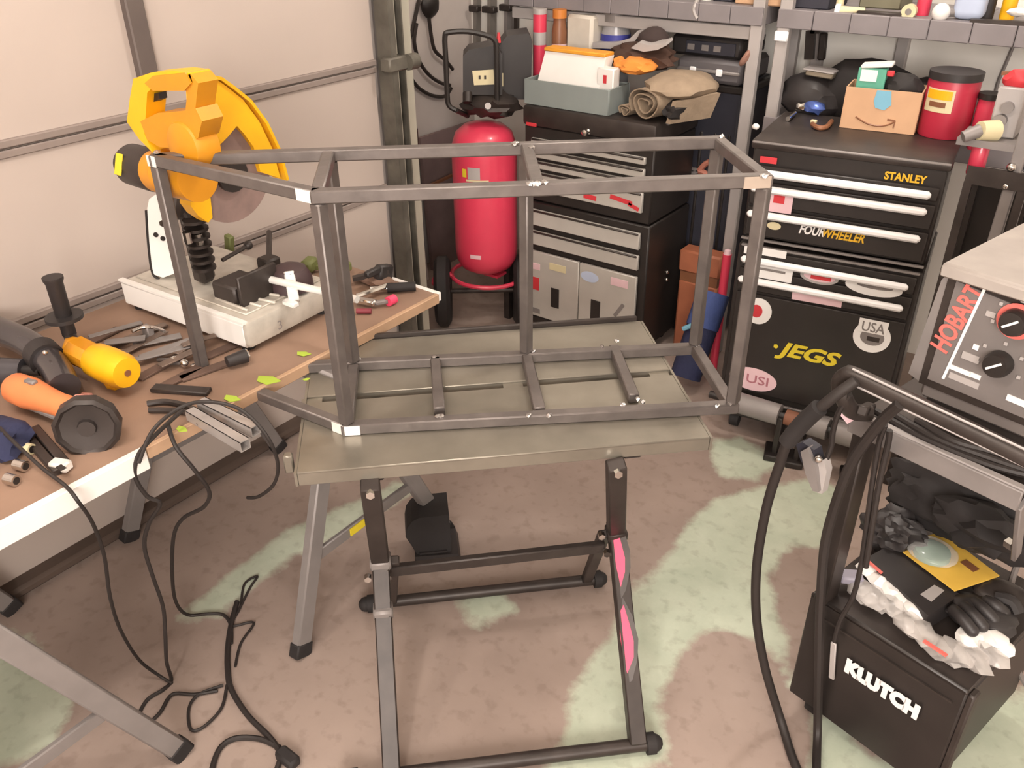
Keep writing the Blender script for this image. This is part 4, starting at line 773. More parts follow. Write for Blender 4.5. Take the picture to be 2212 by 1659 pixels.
t.part('body', MB().cyl(g0, g0.lerp(g1, .62), .03, .026), M_CREAM, world=True); t.part('nozzle', MB().cyl(g0.lerp(g1, .6), g1+Vector((-.012, 0, -.02)), .019, .016), M_GREY, world=True); t.part('grip', MB().bar(g0.lerp(g1, .2), Py(2135, 308, 2.77), .03, .03, bev=.01), M_CREAM, world=True)
scyl('red_jar', 'red jar with black lid behind the cream heat gun', 'jar', 2112, 2166, 205, 2.98, ZR-.03, M_RED, M_BLK, neck=.95)
po = Thing('grey_stand', 'tall grey steel upright behind the welder at the right edge', 'stand', (Py(2140, 535, 2.75).x, 2.75, 0))
pa = Py(2204, 170, 2.75); pbm = Py(2141, 532, 2.75); po.part('upright', MB().bar((pbm.x, 2.75, 0), (pbm.x+.005, 2.75, pa.z+.1), .032, .03, bev=.003), M_GREY, world=True)
po.part('base', MB().box((pbm.x, 2.75, .008), (.22, .22, .016), bev=.003), M_BLKM, world=True)
for px, py in ((2176, 360), (2166, 400), (2137, 532)): c = Py(px, py, 2.73); po.part('bolt', MB().sph((pbm.x-.005, 2.73, c.z), .013), M_CHROME, world=True)
t = sbox('white_appliance', 'white appliance with grey knobs at the right edge beside the red jar', 'appliance', 2158, 2222, 190, 2.80, Py(2180, 300, 2.80).z, M_LGREY, .1)
t.part('knob', MB().cyl((.0, -.05, t.h*.62), (0, -.07, t.h*.62), .016), M_GREY); t.part('knob', MB().cyl((-.01, -.05, t.h*.35), (-.01, -.07, t.h*.35), .018), M_GREY)
po.part('bracket', MB().box((t.e.location.x-.02, 2.82, t.e.location.z-.011), (.16, .16, .02)), M_GREY, world=True)
t = Thing('red_gun', 'red tool lying on top of the white appliance', 'tool', Py(2200, 180, 2.84)); c = Py(2204, 172, 2.84); t.part('body', MB().blob(c, (.045, .03, .028), .2, 2, 3, 2), M_REDS, world=True); t.part('lever', MB().bar(c+Vector((-.05, 0, .012)), c+Vector((.0, 0, .02)), .012, .01), M_BRN, world=True)
solo('grey_cable', 'grey cable running down the back wall above the red can', 'cable', MB().tube([Py(2192, 92, 3.665), Py(2172, 140, 3.662), Py(2158, 172, 3.664), Py(2150, 200, 3.664)], .006, n=5), M_GREY)
# ------------------------------------------------ the corner left of the chest: hoses and hung tools on the walls
t = Thing('air_hose', 'dark air hose hung in loops on the left wall behind the compressor', 'hose', Px(920, 100, -2.93)); xw = -2.935
t.part('coil', MB().tube([Px(*p, xw) for p in ((905, 0), (892, 60), (878, 110), (880, 150), (900, 185), (930, 205), (960, 208), (975, 190))], .009, n=6), M_BLKM, world=True)
t.part('coil', MB().tube([Px(*p, xw+.014) for p in ((915, 0), (925, 30), (932, 80), (940, 110), (962, 130), (978, 150))], .009, n=6), M_BLKM, world=True)
t.part('coil', MB().tube([Px(*p, xw+.014) for p in ((900, 50), (895, 90), (905, 130), (925, 160), (950, 178), (972, 184))], .009, n=6), M_BLKM, world=True)
t.part('hanger', MB().blob(Px(930, 8, xw+.02), (.03, .06, .06), .3, 2, 4, 2), M_BLK, world=True)
yw = 3.655; M_TLG = mat('hung_grey', (128, 122, 116), .5, .2)
for i, (x, yb_, wd, lab, m) in enumerate(((1030, 92, 16, 'grey pipe clamp hanging leftmost on the back wall', M_TLG), (1062, 96, 22, 'wide grey bar hanging second on the back wall', M_TLG), (1098, 88, 20, 'grey bar clamp hanging with a dark jaw on the back wall', M_GREY), (1115, 84, 9, 'thin dark rod hanging rightmost beside the red tube', M_BLKM))):
    a, b = Py(x+2, -60, yw-.02), Py(x, yb_, yw-.02); th = Thing('hung_bar', lab, 'bar clamp', b, group='bar clamps hanging on the back wall'); k = mpp(b)*wd
    th.part('bar', MB().bar(a, b, .02, k, up=Y), m, world=True); th.part('jaw', MB().box(b.lerp(a, .5)+Vector((0, -.02, 0)), (k*1.5, .035, .03), bev=.004), M_BLKM, world=True)
t = Thing('wall_outlet', 'small black timer box with a green light on the corner trim', 'timer', Px(888, 295, -2.93)); c = Px(887, 296, -2.62) if False else Py(887, 296, 2.56)
t.part('body', MB().box(c, (.05, .05, .075), bev=.006), M_BLK, world=True); t.part('green_light', MB().box(c+Vector((.01, -.027, -.012)), (.012, .004, .008)), M_LIME, world=True); t.part('bracket', MB().box(c+Vector((-.04, -.05, 0)), (.06, .07, .02)), M_BLKM, world=True)
t = Thing('leaning_board', 'tall pale grey board leaning in the corner left of the compressor', 'board', Px(905, 540, -2.80)); bz = Px(905, 540, -2.80)
t.part('board', MB().poly3([Vector((-2.80, bz.y-.05, 0)), Vector((-2.80, bz.y+.06, 0)), Vector((-2.92, bz.y+.07, 1.25)), Vector((-2.92, bz.y-.05, 1.25))], (-.015, 0, 0)), M_WALLG, world=True, smooth=False); t.part('edge_strip', MB().bar((-2.79, bz.y-.055, 0), (-2.912, bz.y-.055, 1.25), .012, .02), M_LGREY, world=True)
t = Thing('brown_board', 'dull purple brown panel standing on edge behind the compressor', 'panel', (-2.84, 3.38, 0)); t.part('sheet', MB().box((-2.88, 3.38, .35), (.02, .44, .70), R=Matrix.Rotation(-.05, 3, 'Y')), mat('purple_brown_board', (126, 106, 104), .8), world=True, smooth=False); t.part('top_rod', MB().bar(Px(930, 400, -2.83), Px(978, 378, -2.80), .015, .012), M_BRN, world=True)
# ================================================================== WELDING CART WITH WELDER
ca = math.radians(-14.5)
wcq = Vector((-.304, 1.545, 0)); cd = Vector((math.cos(ca), math.sin(ca), 0)); cn = Vector((math.sin(ca), -math.cos(ca), 0)); cb = -cn
wc = Thing('welding_cart', 'black welding cart with tilted top tray, push handle and white lettering', 'cart', wcq, rz=ca)
CWd, CDp = .36, .42
def wp(px, py, off=0): return Pp(px, py, wcq+cn*off, cn)
wc.part('front_panel', MB().box((CWd/2, .006, .235), (CWd, .012, .33), bev=.004), M_BLK)
wc.part('bin', MB().box((CWd/2, CDp/2+.006, .22), (CWd-.006, CDp-.012, .29), bev=.004), M_BLK)
wc.part('shelf_plate', MB().box((CWd/2, CDp/2, .392), (CWd, CDp, .010), bev=.003), M_BLKM)
wc.part('corner_post', MB().box((CWd+.006, .02, .23), (.016, .03, .32), bev=.004), M_BLKM)
for x in (.05, CWd-.05):
    for y in (.06, CDp-.04): wc.part('caster', MB().cyl((x-.015, y, .034), (x+.015, y, .034), .034, seg=16).box((x, y, .06), (.03, .04, .03)), M_RUB)
p = wp(1903, 1487, .0075); 
wc.text('lettering', 'KLUTCH', .052, M_LTR, p, cd, Z, None, .0045, world=True, fit=(.172, .044), label='white lettering')
wc.part('handle_strip', MB().bar(wp(1801, 1388, .006), wp(1796, 1466, .006), .014, .006, up=cn, bev=.002), M_LGREY, world=True, label='light grey strip')
wc.part('panel_crease', MB().bar((.02, -.002, .352), (CWd-.02, -.002, .352), .004, .004), M_BLKM)
# uprights and tray
zt1 = .872
wc.part('upright', MB().bar((.026, .02, .392), (.026, .02, zt1), .03, .052, up=Y, bev=.003), M_BLKM)
for x in (.02, CWd-.03):
    wc.part('rear_upright', MB().bar((x, CDp-.02, .392), (x, CDp-.02, zt1+.05), .03, .03, up=X, bev=.003), M_BLKM)
wc.part('brace', MB().bar((CWd-.03, .01, zt1-.02), (CWd-.05, .18, .62), .026, .010, up=X, bev=.002), M_GREY)
wc.part('brace_bolt', MB().cyl((CWd-.066, .16, .655), (CWd-.05, .15, .66), .012, seg=6), M_CHROME)
wc.part('tray', MB().box((CWd/2-.01, .23, zt1+.004), (CWd-.03, .46, .008)), M_BLKM)
wc.part('tray_front', MB().box((CWd/2-.015, -.004, zt1-.008), (CWd-.03, .008, .042), bev=.002), M_GREY)
wc.part('tray_lip', MB().box((CWd/2-.015, .004, zt1+.014), (CWd-.03, .014, .005)), M_LGREY)
def hd2(x, y): return wp(x, y, .085)
hpts = [hd2(2330, 1050), hd2(2212, 988), hd2(2000, 884), hd2(1850, 813), hd2(1828, 812), hd2(1815, 826), hd2(1822, 858), wp(1842, 888, .05), wp(1880, 892, .02)]
wc.part('push_handle', MB().tube(hpts, .0165, seg=12, n=5), M_BLKM, world=True, label='thick dark push handle')
for a, b in (((1842, 797), (2260, 992)), ((1828, 824), (2260, 1030))): wc.part('handle_highlight', MB().tube([wp(a[0], a[1], .085+.012), wp(b[0], b[1], .085+.012)], .0022, seg=6, n=1), M_LGREY, world=True)  # thin light grey lines imitate highlights along the dark handle
wc.part('handle_arm', MB().bar(wp(1862, 888, .06), wp(1880, 880, -.02), .02, .02, bev=.003), M_BLKM, world=True)
# welder
hx0 = .082; zh = .965
we = Thing('mig_welder', 'grey and black wire welder with red lettering and two knobs on the cart', 'welder', wcq+cd*hx0+cb*.08+Z*(zt1+.009), rz=ca)
hb = Vector((0, 0, 0)); HWd, HH, HD = .34, .292, .42; z0w = .0
we.part('case', MB().box((HWd/2, HD/2, .06+HH/2-.02), (HWd, HD, HH-.02), bev=.006), M_PANEL)
we.part('plinth', MB().box((HWd/2, HD/2, .03), (HWd-.02, HD-.02, .06), bev=.005), M_BLK)
def whp(px, py, off=.002): p = Pp(px, py, wcq+cb*(.08-off), cn); return we.inv @ p
pts = [whp(*p) for p in ((2066, 610), (2120, 633), (2260, 690), (2200, 905), (2080, 856), (2003, 822))]
we.part('front_bezel', MB().poly3([whp(*p, .004) for p in ((2052, 588), (2270, 676), (2225, 925), (1984, 826))], (0, .012, 0)), M_BLKM)
fp_ = we.part('front_panel', MB().poly3([whp(*p, .007) for p in ((2066, 607), (2262, 688), (2215, 905), (2003, 818))], (0, .006, 0)), M_PANEL)
we.part('side_panel', MB().poly3([whp(*p, .003) for p in ((2034, 604), (2052, 590), (1986, 824), (1962, 806))], (0, .01, 0)), M_GREY)
we.part('top_cover', MB().box((HWd/2, HD/2, .06+HH-.028), (HWd+.02, HD+.05, .014), bev=.004).box((HWd/2, -.022, .06+HH-.036), (HWd+.02, .012, .022), bev=.003), M_DUST, label='pale dusty top')
u = (whp(2112, 615)-whp(2025, 755)).normalized(); v = Vector((-u.z, 0, u.x))
we.text('lettering', 'HOBART', .050, M_CORAL, whp(2067, 688, .0082), u, v, fp_, .0014, fit=((whp(2100, 617)-whp(2032, 760)).length, .036), label='coral red lettering')
we.part('white_line', MB().bar(whp(2127, 624, .0085), whp(2037, 818, .0085), .005, .002, up=Y), M_LTR, fp_, label='white line')
for (px, py), r, ring in (((2196, 694), .024, True), ((2160, 784), .024, False)):
    c = whp(px, py, .008)
    if ring: we.part('dial_ring', MB().cyl(c, c-Y*.002, r*1.35, seg=28), M_CORAL, fp_)
    k = we.part('knob', MB().lathe([(r, 0), (r, .012), (r*.86, .022), (.004, .023)], c, R=Matrix.Rotation(math.pi/2, 3, 'X'), seg=24), M_BLK)
    we.part('pointer', MB().bar(c+Vector((-.012, -.0235, -.008)), c+Vector((.010, -.0235, .010)), .004, .002, up=Y), M_LTR, k)
    for i in range(5):
        a = math.radians(200-55*i); we.part('dial_mark', MB().box(c+Vector((math.cos(a)*r*1.6, -.001, math.sin(a)*r*1.6)), (.006, .002, .006)), M_LGREY, fp_)
for px, py, w2, h2, m in ((2140, 679, .016, .010, M_LGREY), (2108, 750, .010, .010, M_LTR), (2096, 772, .03, .014, M_LGREY), (2074, 800, .04, .009, M_LTR), (2106, 812, .02, .009, M_LTR), (2082, 822, .055, .012, M_LGREY), (2206, 870, .05, .012, M_LTR)):
    we.part('panel_print', MB().box(whp(px, py, .008), (w2, .002, h2), R=Matrix.Rotation(.02, 3, 'Y')), m, fp_)
# cables on the cart
def cable(name, label, pts, r, m=M_CORD, n=6): return solo(name, label, 'cable', MB().tube(pts, r, seg=8, n=n), m)
t = Thing('welding_gun_cable', 'thick black welding gun cable drooping left of the cart to the floor', 'cable', Pz(1720, 1650, 0))
t.part('cable', MB().tube([wp(1850, 822, .11), wp(1800, 858, .13), wp(1745, 905, .14), wp(1704, 950, .14), wp(1682, 1010, .13), wp(1655, 1100, .12), wp(1635, 1220, .11), wp(1634, 1330, .10), wp(1652, 1440, .08), Pz(1688, 1560, .03), Pz(1722, 1662, .012), Pz(1780, 1760, .012)], .0105, seg=10, n=6), M_CORD, world=True)
t.part('strain_relief', MB().tube([wp(1770, 880, .14), wp(1730, 918, .14), wp(1700, 955, .14)], .017, seg=10, n=4), M_RUB, world=True, label='thicker sleeve')
cable('cart_hose', 'black hose hanging down the front of the welding cart', [wp(1945, 872, .10), wp(1900, 915, .075), wp(1840, 1000, .055), wp(1803, 1095, .04), wp(1780, 1190, .03), wp(1771, 1330, .024), wp(1768, 1470, .024), Pz(1766, 1580, .03), Pz(1764, 1670, .02), Pz(1770, 1760, .012)], .0105)
cable('thin_lead', 'thin black lead hanging down the cart front to the light strip', [wp(1912, 918, .05), wp(1898, 960, .04), wp(1882, 1060, .03), wp(1866, 1180, .022), wp(1858, 1230, .022), wp(1842, 1290, .02), wp(1815, 1340, .02), wp(1802, 1385, .018)], .0055)
cable('ground_lead', 'short grey lead from handle to ground clamp', [wp(1836, 852, .09), wp(1812, 890, .09), wp(1800, 930, .085), wp(1796, 962, .08), wp(1786, 990, .08)], .0055)
cable('second_hose', 'short black hose hanging beside the left cart upright', [wp(1922, 930, .04), wp(1918, 960, .035), wp(1900, 1040, .03), wp(1885, 1130, .028), wp(1870, 1225, .026)], .006)
g = Thing('ground_clamp', 'grey steel ground clamp hanging from the cart handle', 'clamp', wp(1780, 1058, .08))
g.part('jaw', MB().poly3([wp(*p, .085) for p in ((1742,968),(1756,960),(1775,1005),(1780,1055),(1768,1052),(1752,1015))], cn*.02), M_GREY, world=True)
g.part('jaw', MB().poly3([wp(*p, .075) for p in ((1770,998),(1792,985),(1798,1010),(1788,1058),(1778,1056),(1772,1030))], cn*.02), M_LGREY, world=True)
g.part('grip', MB().poly3([wp(*p, .07) for p in ((1736,950),(1750,945),(1775,962),(1782,995),(1760,1005),(1746,985))], cn*.026), M_DBLU, world=True); g.part('pivot', MB().sph(wp(1768, 992, .10), .008), M_CHROME, world=True)
t = Thing('red_label_bag', 'small white and red packet tucked under the push handle', 'packet', wp(1836, 915, .03)); t.part('packet', MB().poly3([wp(*p, .03) for p in ((1808,888),(1830,884),(1858,888),(1850,905),(1830,916))], -cn*.01), M_PALEP, world=True); t.part('red_corner', MB().poly3([wp(*p, .031) for p in ((1812,887),(1836,886),(1828,897))], cn*.001), M_REDS, world=True)
# ------------------------------------------------ things on the cart's lower shelf
ZC = .398
def oc_(px, py, z=ZC): return Pz(px, py, z)
yp = Thing('blister_pack', 'yellow card blister pack with a green disc lying on the cart shelf', 'package', oc_(2045, 1220, .46))
Zy = .455; yq = [Pz(*p, Zy) for p in ((1928, 1177), (2035, 1152), (2158, 1246), (2062, 1278))]
yp.part('card', MB().poly3(yq, (0, 0, .004)), mat('yellow_card', (222, 180, 78), .5, var=.1), world=True, smooth=False); c = Pz(2012, 1198, Zy+.004)
yp.part('disc', MB().lathe([(.040, 0), (.038, .014), (.015, .02), (.003, .02)], c, seg=28), mat('green_disc', (98, 138, 118), .35), world=True); yp.part('bubble', MB().blob(c+Vector((.0, 0, .010)), (.055, .05, .016), .06, 2, 3, 3), mat('clear_blister', (235, 235, 232), .12, alpha=.28), world=True, label='clear blister'); yp.part('print', MB().box(Pz(2095, 1222, Zy+.005), (.035, .02, .001), R=Matrix.Rotation(-.5, 3, 'Z')), M_BRN, world=True)
bx = Thing('black_box', 'flat black carton with white print under the yellow pack', 'carton', oc_(1960, 1255)); bq = [Pz(*p, .448) for p in ((1872, 1205), (1930, 1172), (2075, 1285), (2005, 1330))]
bx.part('carton', MB().poly3(bq, (0, 0, -.05)), M_PLAS, world=True, smooth=False); bx.part('print', MB().poly3([Pz(*p, .4485) for p in ((1988, 1284), (2018, 1264), (2040, 1276), (2012, 1300))], (0, 0, .001)), M_LGREY, world=True, label='pale print'); bx.part('red_edge', MB().bar(Pz(1868, 1206, .447), Pz(1905, 1238, .447), .006, .004), M_CORAL, world=True)
pbag = Thing('plastic_bag', 'crumpled clear and white plastic bag draped over the front of the cart shelf', 'bag', oc_(1960, 1340))
def strip(pts, w_, seed, m, nm):
    mb = MB()
    for i, (x, y, z) in enumerate(pts): mb.blob(Pz(x, y, z), (w_*1.3, w_, w_*.6), .45, 2.6, seed+i, 2, R=Matrix.Rotation(ca-.5, 3, 'Z'))
    return pbag.part(nm, mb, m, world=True, stuff=True)
strip([(1876, 1232, .43), (1900, 1255, .43), (1925, 1275, .43), (1950, 1296, .43), (1972, 1315, .43)], .022, 3, M_WHITE, 'white_fold')
strip([(1860, 1275, .42), (1885, 1290, .42), (1930, 1310, .42), (1965, 1345, .42), (1990, 1365, .42), (2020, 1395, .41), (2060, 1410, .41), (2100, 1420, .41), (2140, 1410, .41)], .030, 20, M_CLEAR, 'clear_fold')
strip([(2090, 1378, .42), (2125, 1375, .42), (2150, 1380, .43), (2165, 1395, .42)], .022, 40, M_WHITE, 'white_crumple')
pbag.part('silver_label', MB().box(Pz(1838, 1246, .43), (.05, .035, .02), R=Matrix.Rotation(.5, 3, 'Z'), bev=.004), mat('grey_violet', (150, 146, 160), .4), world=True); pbag.part('red_print', MB().box(Pz(2020, 1400, .44), (.05, .008, .004), R=Matrix.Rotation(-.3, 3, 'Z')), M_CORAL, world=True)
# gloves with fingers
gl = Thing('work_gloves', 'dark leather work gloves lying on the cart shelf behind the plastic bag', 'gloves', oc_(2090, 1340))
c0 = Pz(2085, 1318, .44); gl.part('palm', MB().blob(c0+Vector((.03, .02, -.01)), (.075, .055, .026), .2, 2, 4), M_PLAS, world=True)
for i, (a, b) in enumerate((((2060, 1318), (2100, 1362)), ((2082, 1310), (2122, 1352)), ((2105, 1300), (2146, 1338)), ((2130, 1298), (2168, 1322)))):
    gl.part('finger', MB().tube([Pz(*a, .448), Pz((a[0]+b[0])/2, (a[1]+b[1])/2-3, .456), Pz(*b, .444)], .0135, seg=10, n=4).sph(Pz(*b, .444), .0135), M_PLAS, world=True)
gl.part('thumb', MB().tube([Pz(2150, 1290, .45), Pz(2185, 1300, .455), Pz(2200, 1325, .44)], .014, n=4), M_PLAS, world=True); gl.part('cuff', MB().blob(Pz(2165, 1285, .44), (.06, .045, .022), .2, 2, 6), M_BLKM, world=True)
hp_ = Thing('black_jacket', 'black padded jacket heaped on the back of the cart shelf', 'jacket', wcq+cd*.2+cb*.30+Z*ZC)
hp_.part('heap', MB().blob(wp(2065, 1095, -.34), (.165, .06, .10), .34, 2.2, 5, 4, R=Matrix.Rotation(ca, 3, 'Z'), flat=-.8), M_RUB, world=True); hp_.part('sleeve', MB().blob(wp(2120, 1140, -.27), (.10, .05, .05), .4, 2.4, 15, 3, R=Matrix.Rotation(ca, 3, 'Z')), M_RUB, world=True); hp_.part('fold', MB().blob(wp(1935, 1150, -.26), (.07, .05, .055), .42, 2.6, 9, 4, R=Matrix.Rotation(ca, 3, 'Z'), flat=-.8), M_PLAS, world=True)
pr_ = Thing('cable_coil', 'loose black cables bundled on the cart tray under the welder', 'cables', wcq+cd*.17+cb*.03+Z*(zt1+.01))
for k in range(3): pr_.part('loop', MB().tube([wcq+cd*(.03+.04*k)+cb*(.03)+Z*(zt1+.018+.010*k), wcq+cd*(.13+.03*k)+cb*.012+Z*(zt1+.02+.010*k), wcq+cd*.25+cb*(.02+.01*k)+Z*(zt1+.018+.008*k), wcq+cd*.32+cb*.045+Z*(zt1+.018+.008*k)], .007, n=5), M_CORD, world=True)
# ================================================================== FLOOR THINGS
pd = Thing('padded_bar', 'black floor bar with grey sleeves lying before the stickered tool chest', 'bar', Pz(1720, 960, 0)); zq = .17
A_, B_ = Pz(1590, 868, zq), Pz(1856, 948, zq); dv = (B_-A_).normalized()
pd.part('rod', MB().cyl(A_-dv*.1, B_+dv*.02, .014), M_BLK, world=True)
for a, b in ((-.02, .37), (.57, .76), (.80, .98)): pd.part('sleeve', MB().cyl(A_.lerp(B_, a), A_.lerp(B_, b), .038, seg=20), M_GREY, world=True)
pd.part('collar', MB().cyl(A_.lerp(B_, .42), A_.lerp(B_, .52), .028, seg=16), mat('rust_brown', (120, 78, 58), .7), world=True, label='brown collar')
for f_ in (.37, .55, .99): c = A_.lerp(B_, f_); pd.part('bracket', MB().bar(c+dv*.01, Vector((c.x, c.y, .012))+dv*.01, .02, .05, bev=.003).box((c.x, c.y, .012), (.06, .10, .024), R=Matrix.Rotation(.3, 3, 'Z'), bev=.004), M_BLK, world=True)
ch = Thing('wheel_chock', 'black rubber wheel chock standing on the floor behind the welding table', 'wheel chock', Pz(930, 1212, 0)); q_ = Pz(930, 1212, 0); nq = Vector((-q_.x, -q_.y, 0)).normalized()
def cq(x, y, o=0): return Pp(x, y, q_+nq*o, nq)
ch.part('block', MB().poly3([cq(*p) for p in ((897,1212),(900,1196),(890,1180),(876,1160),(879,1142),(890,1127),(905,1119),(970,1112),(974,1160),(976,1208)) ], -nq*.11), M_RUB, world=True, smooth=False); ch.part('base_lip', MB().poly3([cq(*p, .012) for p in ((897,1203),(990,1196),(996,1208),(900,1216))], -nq*.12), M_PLAS, world=True); ch.part('groove', MB().bar(cq(906, 1196, .004), cq(966, 1190, .004), .006, .006), M_PLAS, world=True)
def floorline(name, label, pts, r, m=M_CORD, n=6):
    out = []
    for p in pts:
        out.append(Pz(p[0], p[1], p[2]) if len(p) == 3 else Px(p[0], p[1], -1.515 if p[1] < 1330 else -1.515))
    return solo(name, label, 'cord', MB().tube(out, r, seg=8, n=n), m)
def px_(x, y, X0=-1.515): p = Px(x, y, X0); return p
floorline('power_cord', 'thin grey power cord crossing the white table edge at the left', [(0, 925, .80), (25, 950, .80), (90, 1010, .775), (142, 1050, .762), (170, 1085, .74)]+[tuple()]*0 + [(200, 1130, .64), (225, 1200, .52), (238, 1290, .38), (260, 1360, .24), (300, 1425, .10), (345, 1460, .02), (372, 1476, .006)], .0042)
floorline('grinder_cord', 'black grinder cord hanging off the table to the floor', [(395, 885, .79), (330, 945, .78), (298, 985, .75), (292, 1030, .70), (318, 1072, .64), (346, 1088, .61), (322, 1130, .55), (312, 1180, .48), (330, 1245, .38), (352, 1310, .26), (357, 1370, .17), (360, 1430, .08), (370, 1470, .006), (352, 1490, .006), (318, 1512, .006), (300, 1548, .006), (318, 1562, .006), (345, 1540, .006), (372, 1500, .006), (420, 1500, .006), (470, 1492, .006)], .0048)
floorline('saw_cord', 'black saw cord curving down the table front onto the floor', [(362, 915, .775), (380, 965, .74), (420, 1015, .68), (452, 1062, .60), (440, 1095, .54), (395, 1120, .48), (375, 1160, .40), (372, 1240, .26), (380, 1300, .12), (405, 1328, .012), (450, 1326, .008), (482, 1328, .008), (498, 1350, .008), (500, 1390, .008)], .0048)
floorline('looped_cord', 'black cord arching over the square tubes at the table edge', [(300, 1000, .74), (330, 930, .80), (390, 880, .82), (450, 868, .83), (520, 885, .81), (575, 940, .76), (600, 1000, .68), (592, 1045, .61), (560, 1072, .56), (535, 1075, .53)], .0042)
ext = Thing('extension_lead', 'thick black extension cord with plug snaking over the floor at lower left', 'cord', Pz(560, 1560, 0))
ext.part('cord', MB().tube([Pz(*p, .008) for p in ((512, 1300), (500, 1345), (492, 1400), (492, 1450), (500, 1490), (535, 1545), (582, 1592), (606, 1625))], .0075, n=6), M_CORD, world=True); ext.part('cord_loop', MB().tube([Pz(*p, .008) for p in ((604, 1615), (560, 1596), (505, 1596), (470, 1625), (458, 1690), (500, 1740), (570, 1720), (606, 1640))], .007, n=6), M_CORD, world=True); ext.part('plug', MB().bar(Pz(603, 1622, .016), Pz(640, 1652, .016), .032, .028, bev=.006), M_RUB, world=True, label='black plug')
ext.part('cord_loop', MB().tube([Pz(*p, .007) for p in ((482, 1480), (430, 1500), (408, 1530), (412, 1575), (440, 1570), (478, 1530), (490, 1480))], .004, n=6), M_CORD, world=True)
floorline('twin_lead', 'thin dark cord doubled on the floor beside the sawhorse leg', [(508, 1440, .005), (520, 1390, .005), (548, 1345, .005), (500, 1352, .005), (515, 1320, .005), (540, 1270, .005), (556, 1245, .005), (528, 1262, .005), (520, 1310, .005)], .0036)
# ================================================================== THINGS ON THE PLYWOOD
ZP = .7505
dg = Thing('drill', 'yellow power drill with black side handle lying on the plywood', 'drill', Pz(240, 800, ZP)); d0, d1 = Pz(203, 775, .815), Pz(296, 815, .815); dd = (d1-d0).normalized()
dg.part('motor_body', MB().lathe([(.034, 0), (.042, .012), (.044, .06), (.043, .11), (.036, .128), (.0, .13)], d0, R=dd.to_track_quat('Z', 'Y').to_matrix(), seg=24), M_YEL, world=True)
e_ = d0+dd*.131; dg.part('rear_vent', MB().cyl(e_-dd*.002, e_+dd*.001, .008, seg=12), M_BRN, world=True)
dg.part('gear_case', MB().bar(d0+dd*.02, Pz(158, 750, .82), .07, .06, bev=.018).blob(Pz(165, 760, .81), (.035, .03, .04), .1, 2, 3, 2), M_YELD, world=True); dg.part('trigger_grip', MB().bar(d0+dd*.04+Z*(-.02), Pz(255, 835, .77), .04, .045, bev=.012), M_YEL, world=True)
s0 = Pz(150, 722, .84); s1 = Pp(113, 598, s0, Vector((-s0.x, -s0.y, 0)).normalized()); sd_ = (s1-s0)
dg.part('side_handle', MB().lathe([(.017, 0), (.017, sd_.length*.28), (.019, sd_.length*.3), (.020, sd_.length*.9), (.024, sd_.length*.96), (.024, sd_.length)], s0, R=sd_.to_track_quat('Z', 'Y').to_matrix(), seg=18), M_PLAS, world=True, label='black side handle'); dg.part('handle_flange', MB().cyl(s0+sd_*.28, s0+sd_*.34, .044, seg=20), M_PLAS, world=True); dg.part('handle_stem', MB().cyl(s0, Pz(160, 748, .82), .015), M_BLKM, world=True)
gr = Thing('angle_grinder', 'orange and black angle grinder lying near the front edge of the plywood', 'grinder', Pz(150, 900, ZP)); g0, g1 = Pz(35, 838, .80), Pz(178, 893, .80); gd_ = (g1-g0).normalized()
gr.part('body', MB().lathe([(.0, -.02), (.026, -.016), (.036, 0), (.038, .05), (.030, .11), (.027, .15), (.030, (g1-g0).length)], g0, R=gd_.to_track_quat('Z', 'Y').to_matrix(), seg=20), M_ORG, world=True); gr.part('lower_shell', MB().bar(g0+Z*-.022, g1+Z*-.022, .05, .03, bev=.012), M_GREY, world=True); gr.part('switch', MB().box(g0.lerp(g1, .3)+Z*.036, (.03, .016, .010), R=Matrix.Rotation(.2, 3, 'Z'), bev=.003), M_GREY, world=True)
gh0 = Pz(195, 905, .80); ga = Vector((.72, -.55, .1)).normalized()
gr.part('gear_head', MB().blob(gh0+Vector((-.012, .0, .0)), (.034, .042, .058), .2, 2.4, 3), mat('reddish_metal', (160, 104, 92), .4, .4), world=True)
gr.part('guard', MB().lathe([(.02, 0), (.060, .0), (.068, .008), (.068, .036), (.060, .042), (.054, .034), (.02, .030), (.018, .040), (.0, .040)], gh0+ga*.012, R=ga.to_track_quat('Z', 'Y').to_matrix(), seg=11), M_GRIND, world=True, label='dark guard disc'); 
vp = Thing('vacuum_hose', 'shiny dark grey curved pipe lying at the left end of the plywood', 'pipe', Pz(70, 780, ZP)); 
vp.part('pipe', MB().tube([Pz(-60, 690, .82), Pz(0, 715, .82), Pz(60, 742, .82), Pz(112, 785, .81), Pz(140, 835, .80)], .035, seg=16, n=5), mat('gloss_dark_pipe', (66, 62, 64), .25, .2, coat=.4), world=True); vp.part('collar', MB().cyl(Pz(88, 762, .815), Pz(104, 778, .812), .042, seg=20), M_PLAS, world=True); vp.part('screw', MB().sph(Pz(97, 762, .855), .006), M_CHROME, world=True)
pn = Thing('spray_bottle', 'glossy black and grey bottle beneath the curved pipe at the left edge', 'bottle', Pz(30, 820, ZP)); q0, q1 = Pz(-40, 800, .79), Pz(52, 800, .79)
pn.part('body', MB().cyl(q0, q1, .034, .028, seg=20), mat('gloss_grey', (80, 78, 82), .2, .3), world=True); pn.part('neck', MB().cyl(q1, q1+(q1-q0).normalized()*.04, .014), M_PLAS, world=True)
solo('blue_jeans_rag', 'dark blue rag bunched at the left edge of the plywood', 'rag', MB().blob(Pz(10, 965, ZP)+Z*.02, (.07, .06, .035), .35, 2.2, 5, flat=-.55), M_NAVY)
